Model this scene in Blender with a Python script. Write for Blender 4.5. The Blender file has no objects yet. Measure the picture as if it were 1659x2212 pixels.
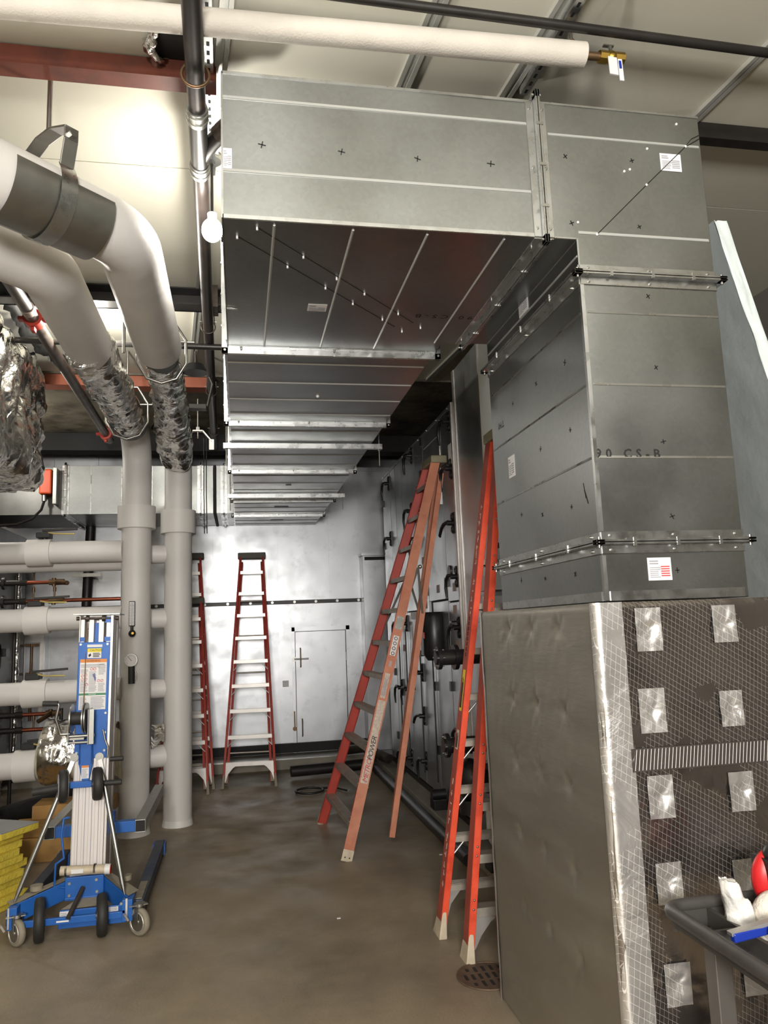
import bpy, bmesh, math, random
from mathutils import Vector, Matrix, noise
C = bpy.context.scene.collection
SC = bpy.context.scene
V = Vector
PI = math.pi
random.seed(7)

# ------------------------------------------------------------------ materials
def lin(c):
    def f(u):
        u /= 255.0
        return u/12.92 if u <= .04045 else ((u+.055)/1.055)**2.4
    return (f(c[0]), f(c[1]), f(c[2]), 1)

def mat(name, col, metal=0.0, rough=0.5, var=0.0, vscale=3.0, rvar=0.0, bump=0.0, bscale=20.0, stretch=None,
        col2=None, c2scale=2.0, c2lo=.45, c2hi=.65, emit=0, spangle=0, crinkle=0, crscale=8, voro=0, coat=0, spec=None):
    m = bpy.data.materials.new(name); m.use_nodes = True
    nt = m.node_tree; N = nt.nodes; Lk = nt.links
    b = N['Principled BSDF']
    b.inputs['Metallic'].default_value = metal
    b.inputs['Roughness'].default_value = rough
    if spec is not None: b.inputs['Specular IOR Level'].default_value = spec
    if coat: b.inputs['Coat Weight'].default_value = coat
    base = lin(col)
    b.inputs['Base Color'].default_value = base
    tc = N.new('ShaderNodeTexCoord')
    mp = N.new('ShaderNodeMapping'); Lk.new(tc.outputs['Object'], mp.inputs['Vector'])
    if stretch: mp.inputs['Scale'].default_value = stretch
    vec = mp.outputs['Vector']
    cur = None
    if var:
        n = N.new('ShaderNodeTexNoise'); n.inputs['Scale'].default_value = vscale; n.inputs['Detail'].default_value = 6
        Lk.new(vec, n.inputs['Vector'])
        mr = N.new('ShaderNodeMapRange'); mr.inputs['From Min'].default_value = .3; mr.inputs['From Max'].default_value = .7
        mr.inputs['To Min'].default_value = 1-var; mr.inputs['To Max'].default_value = 1+var
        Lk.new(n.outputs['Fac'], mr.inputs['Value'])
        mx = N.new('ShaderNodeMix'); mx.data_type = 'RGBA'; mx.blend_type = 'MULTIPLY'
        mx.inputs['Factor'].default_value = 1; mx.inputs[6].default_value = base
        cb = N.new('ShaderNodeCombineColor')
        for i in range(3): Lk.new(mr.outputs[0], cb.inputs[i])
        Lk.new(cb.outputs[0], mx.inputs[7]); cur = mx.outputs[2]
    if spangle:
        vo = N.new('ShaderNodeTexVoronoi'); vo.inputs['Scale'].default_value = 60
        Lk.new(tc.outputs['Object'], vo.inputs['Vector'])
        mr = N.new('ShaderNodeMapRange'); mr.inputs['To Min'].default_value = 1-spangle; mr.inputs['To Max'].default_value = 1+spangle
        sp = N.new('ShaderNodeSeparateColor'); Lk.new(vo.outputs['Color'], sp.inputs[0]); Lk.new(sp.outputs[0], mr.inputs['Value'])
        mx = N.new('ShaderNodeMix'); mx.data_type = 'RGBA'; mx.blend_type = 'MULTIPLY'; mx.inputs['Factor'].default_value = 1
        mx.inputs[6].default_value = base
        if cur: Lk.new(cur, mx.inputs[6])
        cb = N.new('ShaderNodeCombineColor')
        for i in range(3): Lk.new(mr.outputs[0], cb.inputs[i])
        Lk.new(cb.outputs[0], mx.inputs[7]); cur = mx.outputs[2]
    if col2:
        n = N.new('ShaderNodeTexNoise'); n.inputs['Scale'].default_value = c2scale; n.inputs['Detail'].default_value = 8
        n.inputs['Roughness'].default_value = .65
        Lk.new(vec, n.inputs['Vector'])
        mr = N.new('ShaderNodeMapRange'); mr.inputs['From Min'].default_value = c2lo; mr.inputs['From Max'].default_value = c2hi
        Lk.new(n.outputs['Fac'], mr.inputs['Value'])
        mx = N.new('ShaderNodeMix'); mx.data_type = 'RGBA'; mx.inputs[6].default_value = base; mx.inputs[7].default_value = lin(col2)
        if cur: Lk.new(cur, mx.inputs[6])
        Lk.new(mr.outputs[0], mx.inputs['Factor']); cur = mx.outputs[2]
    if cur: Lk.new(cur, b.inputs['Base Color'])
    if rvar:
        n = N.new('ShaderNodeTexNoise'); n.inputs['Scale'].default_value = vscale*1.7; n.inputs['Detail'].default_value = 5
        Lk.new(vec, n.inputs['Vector'])
        mr = N.new('ShaderNodeMapRange'); mr.inputs['From Min'].default_value = .3; mr.inputs['From Max'].default_value = .7
        mr.inputs['To Min'].default_value = max(.03, rough-rvar); mr.inputs['To Max'].default_value = min(1, rough+rvar)
        Lk.new(n.outputs['Fac'], mr.inputs['Value']); Lk.new(mr.outputs[0], b.inputs['Roughness'])
    nrm = None
    def addbump(h, strength, dist):
        nonlocal nrm
        bp = N.new('ShaderNodeBump'); bp.inputs['Strength'].default_value = strength; bp.inputs['Distance'].default_value = dist
        Lk.new(h, bp.inputs['Height'])
        if nrm: Lk.new(nrm, bp.inputs['Normal'])
        nrm = bp.outputs[0]
    if bump:
        n = N.new('ShaderNodeTexNoise'); n.inputs['Scale'].default_value = bscale; n.inputs['Detail'].default_value = 4
        Lk.new(vec, n.inputs['Vector']); addbump(n.outputs['Fac'], 1.0, bump)
    if crinkle:
        n = N.new('ShaderNodeTexNoise'); n.inputs['Scale'].default_value = crscale; n.inputs['Detail'].default_value = 5
        n.inputs['Distortion'].default_value = 1.6; n.noise_dimensions = '3D'
        Lk.new(vec, n.inputs['Vector'])
        vo = N.new('ShaderNodeTexVoronoi'); vo.feature = 'F1'; vo.inputs['Scale'].default_value = crscale*1.3
        ad = N.new('ShaderNodeMix'); ad.data_type = 'VECTOR'; ad.inputs['Factor'].default_value = .25
        Lk.new(vec, ad.inputs[4]); Lk.new(n.outputs['Color'], ad.inputs[5]); Lk.new(ad.outputs[1], vo.inputs['Vector'])
        mt = N.new('ShaderNodeMath'); mt.operation = 'ADD'; Lk.new(n.outputs['Fac'], mt.inputs[0]); Lk.new(vo.outputs['Distance'], mt.inputs[1])
        addbump(mt.outputs[0], 1.0, crinkle)
    if nrm: Lk.new(nrm, b.inputs['Normal'])
    if emit:
        b.inputs['Emission Color'].default_value = base; b.inputs['Emission Strength'].default_value = emit
    return m

def foil_scrim(name, col, rough=.3, wrink=.006, grid=1.0, metal=.92, vis=.8):
    """foil facing with reinforcing scrim threads showing through"""
    m = mat(name, col, metal=metal, rough=rough, var=.1, vscale=2.5, rvar=.08, crinkle=wrink, crscale=3.2)
    nt = m.node_tree; N = nt.nodes; Lk = nt.links; b = N['Principled BSDF']
    tc = N.new('ShaderNodeTexCoord'); sp = N.new('ShaderNodeSeparateXYZ'); Lk.new(tc.outputs['Object'], sp.inputs[0])
    def M(op, a, c=None):
        n = N.new('ShaderNodeMath'); n.operation = op
        for i, x in enumerate((a, c)):
            if x is None: continue
            if isinstance(x, (int, float)): n.inputs[i].default_value = x
            else: Lk.new(x, n.inputs[i])
        return n.outputs[0]
    u = M('ADD', sp.outputs[0], sp.outputs[1])
    def lines(ku, kz, w):
        t = M('ADD', M('MULTIPLY', u, ku), M('MULTIPLY', sp.outputs[2], kz))
        return M('LESS_THAN', M('FRACT', t), w)
    a = M('MAXIMUM', lines(26*grid, 44*grid, .055), lines(62*grid, -9*grid, .055))
    nz = N.new('ShaderNodeTexNoise'); nz.inputs['Scale'].default_value = 4; Lk.new(tc.outputs['Object'], nz.inputs['Vector'])
    a = M('MULTIPLY', a, M('GREATER_THAN', nz.outputs['Fac'], .42))
    mx = N.new('ShaderNodeMix'); mx.data_type = 'RGBA'
    src = b.inputs['Base Color'].links[0].from_socket
    Lk.new(src, mx.inputs[6]); mx.inputs[7].default_value = lin((235, 230, 225)); Lk.new(M('MULTIPLY', a, vis), mx.inputs['Factor'])
    Lk.new(mx.outputs[2], b.inputs['Base Color'])
    Lk.new(M('SUBTRACT', metal, M('MULTIPLY', a, .5)), b.inputs['Metallic'])
    bp = N.new('ShaderNodeBump'); bp.inputs['Distance'].default_value = .0012; Lk.new(a, bp.inputs['Height'])
    old = b.inputs['Normal'].links[0].from_socket; Lk.new(old, bp.inputs['Normal']); Lk.new(bp.outputs[0], b.inputs['Normal'])
    return m

M = {}
M['galv'] = mat('galvanized_steel', (158, 161, 160), 1, .34, var=.06, vscale=1.5, rvar=.06, spangle=.035, bump=.0006, bscale=2.2)
M['galvd'] = mat('galvanized_flange', (196, 198, 198), 1, .3, var=.08, vscale=9, rvar=.08)
M['beadglint'] = mat('bead_glint', (206, 208, 206), .55, .42)  # paler than the duct sheet, imitating light caught along the beads
M['trackmetal'] = mat('ceiling_track_metal', (196, 196, 190), .45, .4)
M['wallmetal'] = mat('wall_sheet_metal', (184, 186, 190), 1, .38, var=.08, vscale=2.2, rvar=.06, bump=.0004, bscale=2.0, col2=(150, 150, 152), c2scale=3, c2lo=.55, c2hi=.8)
M['unitmetal'] = mat('unit_sheet_metal', (206, 209, 211), 1, .36, var=.1, vscale=1.8, rvar=.08, bump=.001, bscale=2)
M['foilbox'] = foil_scrim('foil_facing', (152, 145, 141), .24, .005, 1.0, .96, .32)
M['foilside'] = mat('smooth_foil_facing', (178, 174, 164), .9, .44, var=.06, vscale=3, rvar=.06, bump=.0010, bscale=34, stretch=(1, .3, 1.6))
M['tape'] = foil_scrim('foil_tape', (226, 224, 222), .36, .008, .75, .85, .7)
M['crumple'] = mat('crumpled_foil', (226, 225, 222), 1, .13, var=.06, vscale=6, crinkle=.016, crscale=5)
M['crumple2'] = mat('wrapped_foil', (222, 221, 218), 1, .16, var=.06, vscale=5, crinkle=.014, crscale=4.5)
M['jacket'] = mat('pipe_jacket', (212, 209, 206), 0, .5, var=.04, vscale=2.5, bump=.004, bscale=7)
M['jacket2'] = mat('pipe_collar_jacket', (218, 215, 211), 0, .5, var=.03, vscale=3, bump=.002, bscale=8)
M['canvas'] = mat('pipe_canvas', (206, 200, 190), 0, .75, var=.05, vscale=9, bump=.002, bscale=120)
M['concrete'] = mat('concrete_floor', (144, 131, 111), 0, .5, var=.16, vscale=1.6, rvar=.14, bump=.0012, bscale=60, col2=(100, 91, 78), c2scale=.9, c2lo=.46, c2hi=.74)
M['curb'] = mat('curb_concrete', (138, 132, 120), 0, .8, var=.12, vscale=5, bump=.002, bscale=40)
M['ceil'] = mat('ceiling_panel', (206, 203, 188), 0, .6, var=.03, vscale=.8)
M['deck'] = mat('old_deck', (120, 114, 98), 0, .6, var=.3, vscale=1.4, col2=(62, 56, 48), c2scale=1.6, c2lo=.45, c2hi=.62, bump=.006, bscale=9)
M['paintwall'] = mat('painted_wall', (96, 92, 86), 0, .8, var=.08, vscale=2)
M['black'] = mat('black_iron', (34, 31, 29), .1, .42, var=.3, vscale=8)
M['castiron'] = mat('cast_iron_pipe', (46, 40, 38), .35, .38, var=.3, vscale=6, col2=(72, 56, 46), c2scale=5, c2lo=.55, c2hi=.7)
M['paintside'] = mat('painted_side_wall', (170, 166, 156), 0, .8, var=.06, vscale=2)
M['hatch'] = mat('ribbed_dark_tape', (120, 112, 108), .85, .35, crinkle=.002, crscale=9)
M['iron'] = mat('dark_steel_pipe', (86, 78, 72), .6, .42, var=.25, vscale=6, col2=(60, 50, 42), c2scale=7)
M['blackp'] = mat('black_plastic', (24, 24, 25), 0, .38)
M['rubber'] = mat('black_rubber', (38, 37, 36), 0, .6, var=.15, vscale=12)
M['redbeam'] = mat('red_oxide_beam', (112, 56, 40), 0, .55, var=.14, vscale=4, col2=(88, 44, 34), c2scale=6)
M['orangebeam'] = mat('orange_primer', (164, 92, 66), 0, .6, var=.12, vscale=4)
M['rodsteel'] = mat('threaded_rod_steel', (150, 148, 144), 1, .38, bump=.0006, bscale=200)
M['zinc'] = mat('zinc_plated', (172, 172, 168), 1, .36, var=.1, vscale=12)
M['alu'] = mat('aluminium', (214, 210, 206), .85, .42, var=.08, vscale=6)
M['alum'] = mat('mast_aluminium', (226, 220, 218), .35, .45, var=.05, vscale=3, stretch=(1, 1, .2))
M['alud'] = mat('dull_aluminium_step', (176, 168, 158), .7, .5, var=.15, vscale=12)
M['fred'] = mat('red_fibreglass', (170, 62, 50), 0, .48, var=.12, vscale=8)
M['ftan'] = mat('tan_fibreglass', (196, 128, 100), 0, .55, var=.12, vscale=7, col2=(176, 96, 68), c2scale=5, c2lo=.5, c2hi=.75)
M['forange'] = mat('orange_fibreglass', (232, 86, 56), 0, .42, var=.08, vscale=8, col2=(206, 66, 42), c2scale=6)
M['fbrown'] = mat('worn_fibreglass_web', (160, 72, 58), 0, .55, var=.2, vscale=10)
M['capgrey'] = mat('grey_cap_plastic', (88, 84, 78), 0, .6, var=.1, vscale=14)
M['capolive'] = mat('olive_cap', (134, 128, 104), .1, .5, var=.2, vscale=14)
M['bootgrey'] = mat('boot_grey', (142, 134, 118), 0, .7, var=.12, vscale=20)
M['bootlight'] = mat('boot_pale', (196, 182, 160), .1, .6, var=.15, vscale=18)
M['blue'] = mat('blue_paint', (36, 96, 176), .1, .38, var=.12, vscale=6)
M['darkblue'] = mat('worn_blue_leg', (72, 80, 94), .3, .5, var=.25, vscale=7, col2=(46, 62, 92), c2scale=4)
M['white'] = mat('white_label', (228, 226, 226), 0, .5, var=.02, vscale=20)
M['pink'] = mat('pale_tag', (180, 160, 156), 0, .6)
M['ink'] = mat('black_ink', (22, 22, 22), 0, .6)
M['inkgrey'] = mat('grey_print', (150, 150, 158), 0, .6)
M['inkred'] = mat('red_print', (196, 60, 60), 0, .6)
M['lorange'] = mat('label_orange', (224, 138, 58), 0, .5)
M['lyellow'] = mat('label_yellow', (228, 208, 50), 0, .5)
M['lgreen'] = mat('label_green', (64, 132, 96), 0, .5)
M['faded'] = mat('faded_white_print', (200, 184, 172), 0, .7, var=.2, vscale=60)
M['copper'] = mat('copper', (156, 90, 70), 1, .34, var=.2, vscale=9)
M['brass'] = mat('brass', (178, 146, 70), 1, .35, var=.12, vscale=12)
M['bronze'] = mat('aged_bronze', (120, 96, 72), .8, .45, var=.2, vscale=12)
M['coupling'] = mat('orange_red_coupling', (176, 56, 40), 0, .45, var=.2, vscale=20)
M['yellow'] = mat('yellow_glass_wool', (206, 184, 66), 0, .9, var=.16, vscale=14, bump=.006, bscale=50)
M['kraftshade'] = mat('brown_kraft_and_shade', (158, 120, 66), 0, .75, var=.2, vscale=9)  # kraft paper colour, also painted shade on the pile behind the lift
M['boardtop'] = mat('board_facing', (176, 178, 178), .5, .45, var=.08, vscale=6)
M['wool'] = mat('grey_glass_wool', (176, 170, 150), 0, .9, var=.15, vscale=10, bump=.006, bscale=40)
M['foam'] = mat('shaded_blue_foam', (158, 165, 166), 0, .7, var=.06, vscale=3, bump=.006, bscale=9)  # board face toned down as its shaded side
M['foamlit'] = mat('lit_foam_edge', (226, 236, 236), 0, .7, var=.06, vscale=8, bump=.008, bscale=14)  # same foam, painted brighter where the edge faces the light

M['glassy'] = mat('gauge_glass', (206, 206, 200), .2, .12)
M['orangeact'] = mat('orange_actuator', (222, 84, 36), 0, .45)
M['bag'] = mat('white_plastic_bag', (226, 224, 220), 0, .35, bump=.02, bscale=14)
M['redtool'] = mat('red_tool_plastic', (190, 30, 34), 0, .4)
M['bluetool'] = mat('blue_handle', (28, 52, 150), 0, .35)
M['cart'] = mat('cart_grey_plastic', (62, 60, 58), 0, .45, var=.15, vscale=10, bump=.001, bscale=30)
M['cartleg'] = mat('cart_leg', (112, 108, 104), .6, .5)
M['yhandle'] = mat('brass_lever', (206, 188, 120), .5, .45)
M['whitefib'] = mat('fluffy_fibre', (222, 216, 206), 0, .9, bump=.01, bscale=40)
M['gasket'] = mat('black_gasket', (18, 18, 18), 0, .7)
M['rust'] = mat('brown_grate', (104, 86, 72), .5, .6, var=.2, vscale=20)
M['paneldark'] = mat('dark_unit_side', (104, 104, 102), .8, .45, var=.2, vscale=4)

# ------------------------------------------------------------------ mesh builder
def ortho(d):
    d = V(d).normalized()
    a = V((0, 0, 1)) if abs(d.z) < .9 else V((1, 0, 0))
    u = d.cross(a).normalized()
    return u, d.cross(u).normalized()

class MB:
    def __init__(s): s.v = []; s.f = []; s.sm = []
    def add(s, vs, fs, smooth=False):
        k = len(s.v); s.v += [V(p) for p in vs]
        for f in fs: s.f.append([k+i for i in f]); s.sm.append(smooth)
        return s
    def box(s, x0, x1, y0, y1, z0, z1):
        x0, x1 = sorted((x0, x1)); y0, y1 = sorted((y0, y1)); z0, z1 = sorted((z0, z1))
        vs = [(x, y, z) for z in (z0, z1) for y in (y0, y1) for x in (x0, x1)]
        return s.add(vs, [(0, 2, 3, 1), (4, 5, 7, 6), (0, 1, 5, 4), (2, 6, 7, 3), (0, 4, 6, 2), (1, 3, 7, 5)])
    def obox(s, c, ax, ay, az):
        c, ax, ay, az = V(c), V(ax), V(ay), V(az)
        if ax.cross(ay).dot(az) < 0: az = -az
        vs = [c+ax*i+ay*j+az*k for k in (-1, 1) for j in (-1, 1) for i in (-1, 1)]
        return s.add(vs, [(0, 2, 3, 1), (4, 5, 7, 6), (0, 1, 5, 4), (2, 6, 7, 3), (0, 4, 6, 2), (1, 3, 7, 5)])
    def bar(s, p0, p1, w, h, up=(0, 0, 1)):
        p0, p1 = V(p0), V(p1); d = p1-p0; u = V(up)
        side = d.cross(u).normalized(); u2 = side.cross(d).normalized()
        return s.obox((p0+p1)/2, d/2, side*w/2, u2*h/2)
    def prism(s, poly, axis, lo, hi):
        a = {'x': 0, 'y': 1, 'z': 2}[axis]; o = [i for i in range(3) if i != a]
        def P(q, t):
            r = [0, 0, 0]; r[o[0]] = q[0]; r[o[1]] = q[1]; r[a] = t; return r
        n = len(poly); vs = [P(q, lo) for q in poly]+[P(q, hi) for q in poly]
        fs = [tuple(range(n))[::-1], tuple(range(n, 2*n))]+[(i, (i+1) % n, n+(i+1) % n, n+i) for i in range(n)]
        return s.add(vs, fs)
    def tube(s, pts, r, seg=16, cap=True, smooth=True):
        pts = [V(p) for p in pts]; n = len(pts)
        rs = r if isinstance(r, (list, tuple)) else [r]*n
        d0 = (pts[1]-pts[0]).normalized(); u, w = ortho(d0); rings = []
        for i in range(n):
            d = ((pts[min(i+1, n-1)]-pts[i]).normalized()+(pts[i]-pts[max(i-1, 0)]).normalized())
            d = d.normalized() if d.length > 1e-9 else d0
            u = (u-d*u.dot(d)).normalized(); w = d.cross(u)
            rings.append([pts[i]+(u*math.cos(2*PI*k/seg)+w*math.sin(2*PI*k/seg))*rs[i] for k in range(seg)])
        vs = [p for rg in rings for p in rg]; fs = []
        for i in range(n-1):
            for k in range(seg):
                a = i*seg+k; b = i*seg+(k+1) % seg
                fs.append((a, b, b+seg, a+seg))
        s.add(vs, fs, smooth)
        if cap:
            s.add(rings[0], [tuple(range(seg))[::-1]]); s.add(rings[-1], [tuple(range(seg))])
        return s
    def cyl(s, p0, p1, r, r2=None, seg=20, smooth=True):
        return s.tube([p0, p1], [r, r if r2 is None else r2], seg, True, smooth)
    def sphere(s, c, r, seg=12, rings=8, sc=(1, 1, 1)):
        c = V(c); vs = []; fs = []
        for i in range(rings+1):
            t = PI*i/rings
            for k in range(seg):
                a = 2*PI*k/seg
                vs.append(c+V((r*sc[0]*math.sin(t)*math.cos(a), r*sc[1]*math.sin(t)*math.sin(a), r*sc[2]*math.cos(t))))
        for i in range(rings):
            for k in range(seg):
                fs.append((i*seg+k, (i+1)*seg+k, (i+1)*seg+(k+1) % seg, i*seg+(k+1) % seg))
        return s.add(vs, fs, True)
    def torus(s, c, axis, R, r, seg=28, rs=8, a0=0, a1=2*PI, start=None):
        u, w = ortho(axis)
        if start is not None:
            u = (V(start)-V(axis)*V(start).dot(V(axis))).normalized(); w = V(axis).normalized().cross(u)
        full = abs(a1-a0-2*PI) < 1e-6
        pts = [V(c)+(u*math.cos(a0+(a1-a0)*i/seg)+w*math.sin(a0+(a1-a0)*i/seg))*R for i in range(seg+1)]
        return s.tube(pts, r, rs, not full)
    def grid(s, fn, nu, nv, smooth=True, closeu=False):
        vs = [fn(i/nu, j/nv) for j in range(nv+1) for i in range(nu+1)]
        fs = [(j*(nu+1)+i, j*(nu+1)+i+1, (j+1)*(nu+1)+i+1, (j+1)*(nu+1)+i) for j in range(nv) for i in range(nu)]
        return s.add(vs, fs, smooth)
    def build(s, name, m, parent=None, bev=0, seg=2, weld=False):
        org = V((0, 0, 0)); p = parent
        while p is not None: org = org+p.location; p = p.parent
        me = bpy.data.meshes.new(name)
        vs = s.v
        if parent is None and vs:
            lo = V([min(p[i] for p in vs) for i in range(3)]); hi = V([max(p[i] for p in vs) for i in range(3)])
            org = V(((lo.x+hi.x)/2, (lo.y+hi.y)/2, lo.z))
        me.from_pydata([p-org for p in vs], [], s.f)
        me.polygons.foreach_set('use_smooth', s.sm)
        bm = bmesh.new(); bm.from_mesh(me)
        if weld: bmesh.ops.remove_doubles(bm, verts=bm.verts, dist=1e-5)
        bmesh.ops.recalc_face_normals(bm, faces=bm.faces); bm.to_mesh(me); bm.free()
        o = bpy.data.objects.new(name, me); C.objects.link(o)
        if parent is not None: o.parent = parent
        else: o.location = org
        mm = M[m] if isinstance(m, str) else m
        me.materials.append(mm)
        if bev:
            b = o.modifiers.new('bevel', 'BEVEL'); b.width = bev; b.segments = seg; b.limit_method = 'ANGLE'; b.angle_limit = .6
            b.harden_normals = False
        return o

def each(mb, name, m, parent, bev=0):
    """every separate piece of mb becomes a part of its own"""
    n = len(mb.v); p = list(range(n))
    def find(i):
        while p[i] != i: p[i] = p[p[i]]; i = p[i]
        return i
    for f in mb.f:
        for i in f[1:]: p[find(i)] = find(f[0])
    box = {}
    for i, v in enumerate(mb.v):
        r = find(i)
        if r not in box: box[r] = [list(v), list(v)]
        for k in range(3): box[r][0][k] = min(box[r][0][k], v[k]); box[r][1][k] = max(box[r][1][k], v[k])
    ks = list(box)
    for a in range(len(ks)):
        for b in range(a):
            A, B = box[ks[a]], box[ks[b]]
            if all(A[0][k] <= B[1][k]+.0015 and B[0][k] <= A[1][k]+.0015 for k in range(3)): p[find(ks[a])] = find(ks[b])
    gr = {}
    for f, s in zip(mb.f, mb.sm): gr.setdefault(find(f[0]), []).append((f, s))
    out = []
    for g in gr.values():
        q = MB(); idx = {}
        for f, s in g:
            for i in f:
                if i not in idx: idx[i] = len(q.v); q.v.append(mb.v[i])
            q.f.append([idx[i] for i in f]); q.sm.append(s)
        out.append(q.build(name, m, parent, bev))
    return out
def thing(name, label, cat, loc=(0, 0, 0), group=None):
    o = bpy.data.objects.new(name, None); C.objects.link(o); o.location = loc
    o['label'] = label; o['category'] = cat
    if group: o['group'] = group
    o.empty_display_size = .1
    return o
def tag(o, label, cat, group=None, kind=None):
    o['label'] = label; o['category'] = cat
    if group: o['group'] = group
    if kind: o['kind'] = kind
    return o
def struct(name, mb, m, bev=0, parent=None, label=None):
    o = mb.build(name, m, parent, bev)
    if parent is None: o['kind'] = 'structure'
    if label: o['label'] = label
    return o
def kids(o): return [c for c in bpy.data.objects if c.parent == o]
def dup(o, loc, label=None, name=None):
    c = o.copy(); C.objects.link(c); c.location = loc
    if label: c['label'] = label
    for ch in kids(o):
        d = ch.copy(); C.objects.link(d); d.parent = c
        for g in kids(ch):
            e = g.copy(); C.objects.link(e); e.parent = d
    return c
def text(body, size, org, u, v, m, name, parent, off=.0015, align='LEFT', shear=0, space=1.0, bold=0):
    cu = bpy.data.curves.new(name, 'FONT'); cu.body = body; cu.size = size; cu.align_x = align; cu.shear = shear
    cu.space_character = space; cu.offset = bold; cu.resolution_u = 2
    t = bpy.data.objects.new('tmp', cu); C.objects.link(t)
    dg = bpy.context.evaluated_depsgraph_get(); dg.update()
    me = bpy.data.meshes.new_from_object(t.evaluated_get(dg))
    C.objects.unlink(t); bpy.data.objects.remove(t); bpy.data.curves.remove(cu)
    u = V(u).normalized(); v = V(v).normalized(); n = u.cross(v).normalized()
    mb = MB(); vs = [V(org)+u*p.co.x+v*p.co.y+n*off for p in me.vertices]
    mb.add(vs, [tuple(f.vertices) for f in me.polygons]); bpy.data.meshes.remove(me)
    return mb.build(name, m, parent)
def rows(mb, org, u, v, w, h, n, fill=.55, rag=.3, off=.001):
    """lines of print too small to read: thin raised dashes"""
    u = V(u).normalized(); v = V(v).normalized(); nn = u.cross(v).normalized()
    for i in range(n):
        y = h*(i+.5)/n; L = w*(1-rag*random.random())
        c = V(org)+u*(L/2)+v*y+nn*off
        mb.obox(c, u*(L/2), v*(h/n*fill/2), nn*.0003)
    return mb
def arc(c, a, b, R, n=8, t0=0, t1=PI/2):
    """points round c: c + a*R*cos + b*R*sin"""
    c, a, b = V(c), V(a), V(b)
    return [c+a*(R*math.cos(t0+(t1-t0)*i/n))+b*(R*math.sin(t0+(t1-t0)*i/n)) for i in range(n+1)]
def bend(p0, p1, p2, R, n=8):
    """p0->p1->p2 with the corner p1 rounded at radius R"""
    p0, p1, p2 = V(p0), V(p1), V(p2); d0 = (p0-p1).normalized(); d1 = (p2-p1).normalized()
    ang = d0.angle(d1); t = R/math.tan(ang/2); a = p1+d0*t; b = p1+d1*t
    bis = (d0+d1).normalized(); cen = p1+bis*(R/math.sin(ang/2)); out = []
    va = a-cen; vb = b-cen; tot = va.angle(vb)
    for i in range(n+1):
        k = i/n
        out.append(cen+(va*math.sin((1-k)*tot)+vb*math.sin(k*tot))/math.sin(tot))
    return [p0]+out+[p2]
_SM = {}
def screw_on(parent, p, n, r=.006, m='zinc', name='screw'):
    """one screw head as a part of its own; all share one mesh"""
    org = V((0, 0, 0)); q = parent
    while q is not None: org = org+q.location; q = q.parent
    k = (r, m)
    if k not in _SM:
        mb = MB(); mb.cyl(org+V((0, 0, -.001)), org+V((0, 0, .004)), r*1.25, seg=10); mb.cyl(org+V((0, 0, .004)), org+V((0, 0, .008)), r*.8, seg=6)
        o = mb.build(name, m, parent); _SM[k] = o
    else:
        o = _SM[k].copy(); C.objects.link(o); o.parent = parent
    o.location = V(p)-org; o.rotation_euler = V(n).to_track_quat('Z', 'Y').to_euler()
    return o
def screw(mb, p, n, r=.006):
    n = V(n).normalized(); p = V(p)
    mb.cyl(p-n*.001, p+n*.004, r*1.25, seg=8); mb.cyl(p+n*.004, p+n*.009, r*.8, seg=6)
# ------------------------------------------------------------------ camera
cam = bpy.data.cameras.new('camera'); co = bpy.data.objects.new('camera', cam); C.objects.link(co)
R_ = V((0.9823428, -0.183233, -0.03779268)); U_ = V((0.0095883, -0.15243041, 0.98826769)); F_ = V((0.18684401, 0.97118002, 0.14798202))
mw = Matrix((R_, U_, -F_)).transposed().to_4x4(); mw.translation = V((0, 0, 1.9)); co.matrix_world = mw
cam.sensor_fit = 'VERTICAL'; cam.sensor_height = 34.6; cam.lens = 1643.5/2212*34.6; cam.clip_start = .05
SC.camera = co
SC.view_settings.view_transform = 'Standard'; SC.view_settings.look = 'None'; SC.view_settings.gamma = 1
SC.view_settings.exposure = 0.38; SC.view_settings.use_curve_mapping = False
SC.cycles.use_denoising = True; SC.cycles.max_bounces = 8; SC.cycles.glossy_bounces = 5; SC.cycles.diffuse_bounces = 4
SC.cycles.sample_clamp_indirect = 6; SC.cycles.caustics_reflective = False; SC.cycles.caustics_refractive = False
w = bpy.data.worlds.new('room_air'); SC.world = w; w.use_nodes = True
w.node_tree.nodes['Background'].inputs[0].default_value = (0, 0, 0, 1)

# ------------------------------------------------------------------ setting
ZC = 4.6; YW = 11.5
struct('floor', MB().box(-4.4, 4.4, -4.6, 11.7, -.2, 0), 'concrete')
cl = MB()
ys = [-4.6, -2.05, 1.1, 4.25, 7.95]
for i in range(4): cl.box(-4.4, 4.4, ys[i]+.004, ys[i+1]-.004, ZC, ZC+.1)
cl.box(-4.4, 4.4, -4.6, 7.95, ZC+.02, ZC+.12)
struct('ceiling', cl, 'ceil')
struct('ceiling.001', MB().box(-4.4, 4.4, 7.95, 11.7, ZC-.02, ZC+.12), 'deck')
struct('wall_left', MB().box(-4.6, -4.4, -4.6, 11.7, 0, ZC), 'paintside')
struct('wall_right', MB().box(4.4, 4.6, -4.6, 11.7, 0, ZC), 'paintwall')
struct('wall_front', MB().box(-4.4, 4.4, -4.8, -4.6, 0, ZC), 'paintwall')
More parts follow.
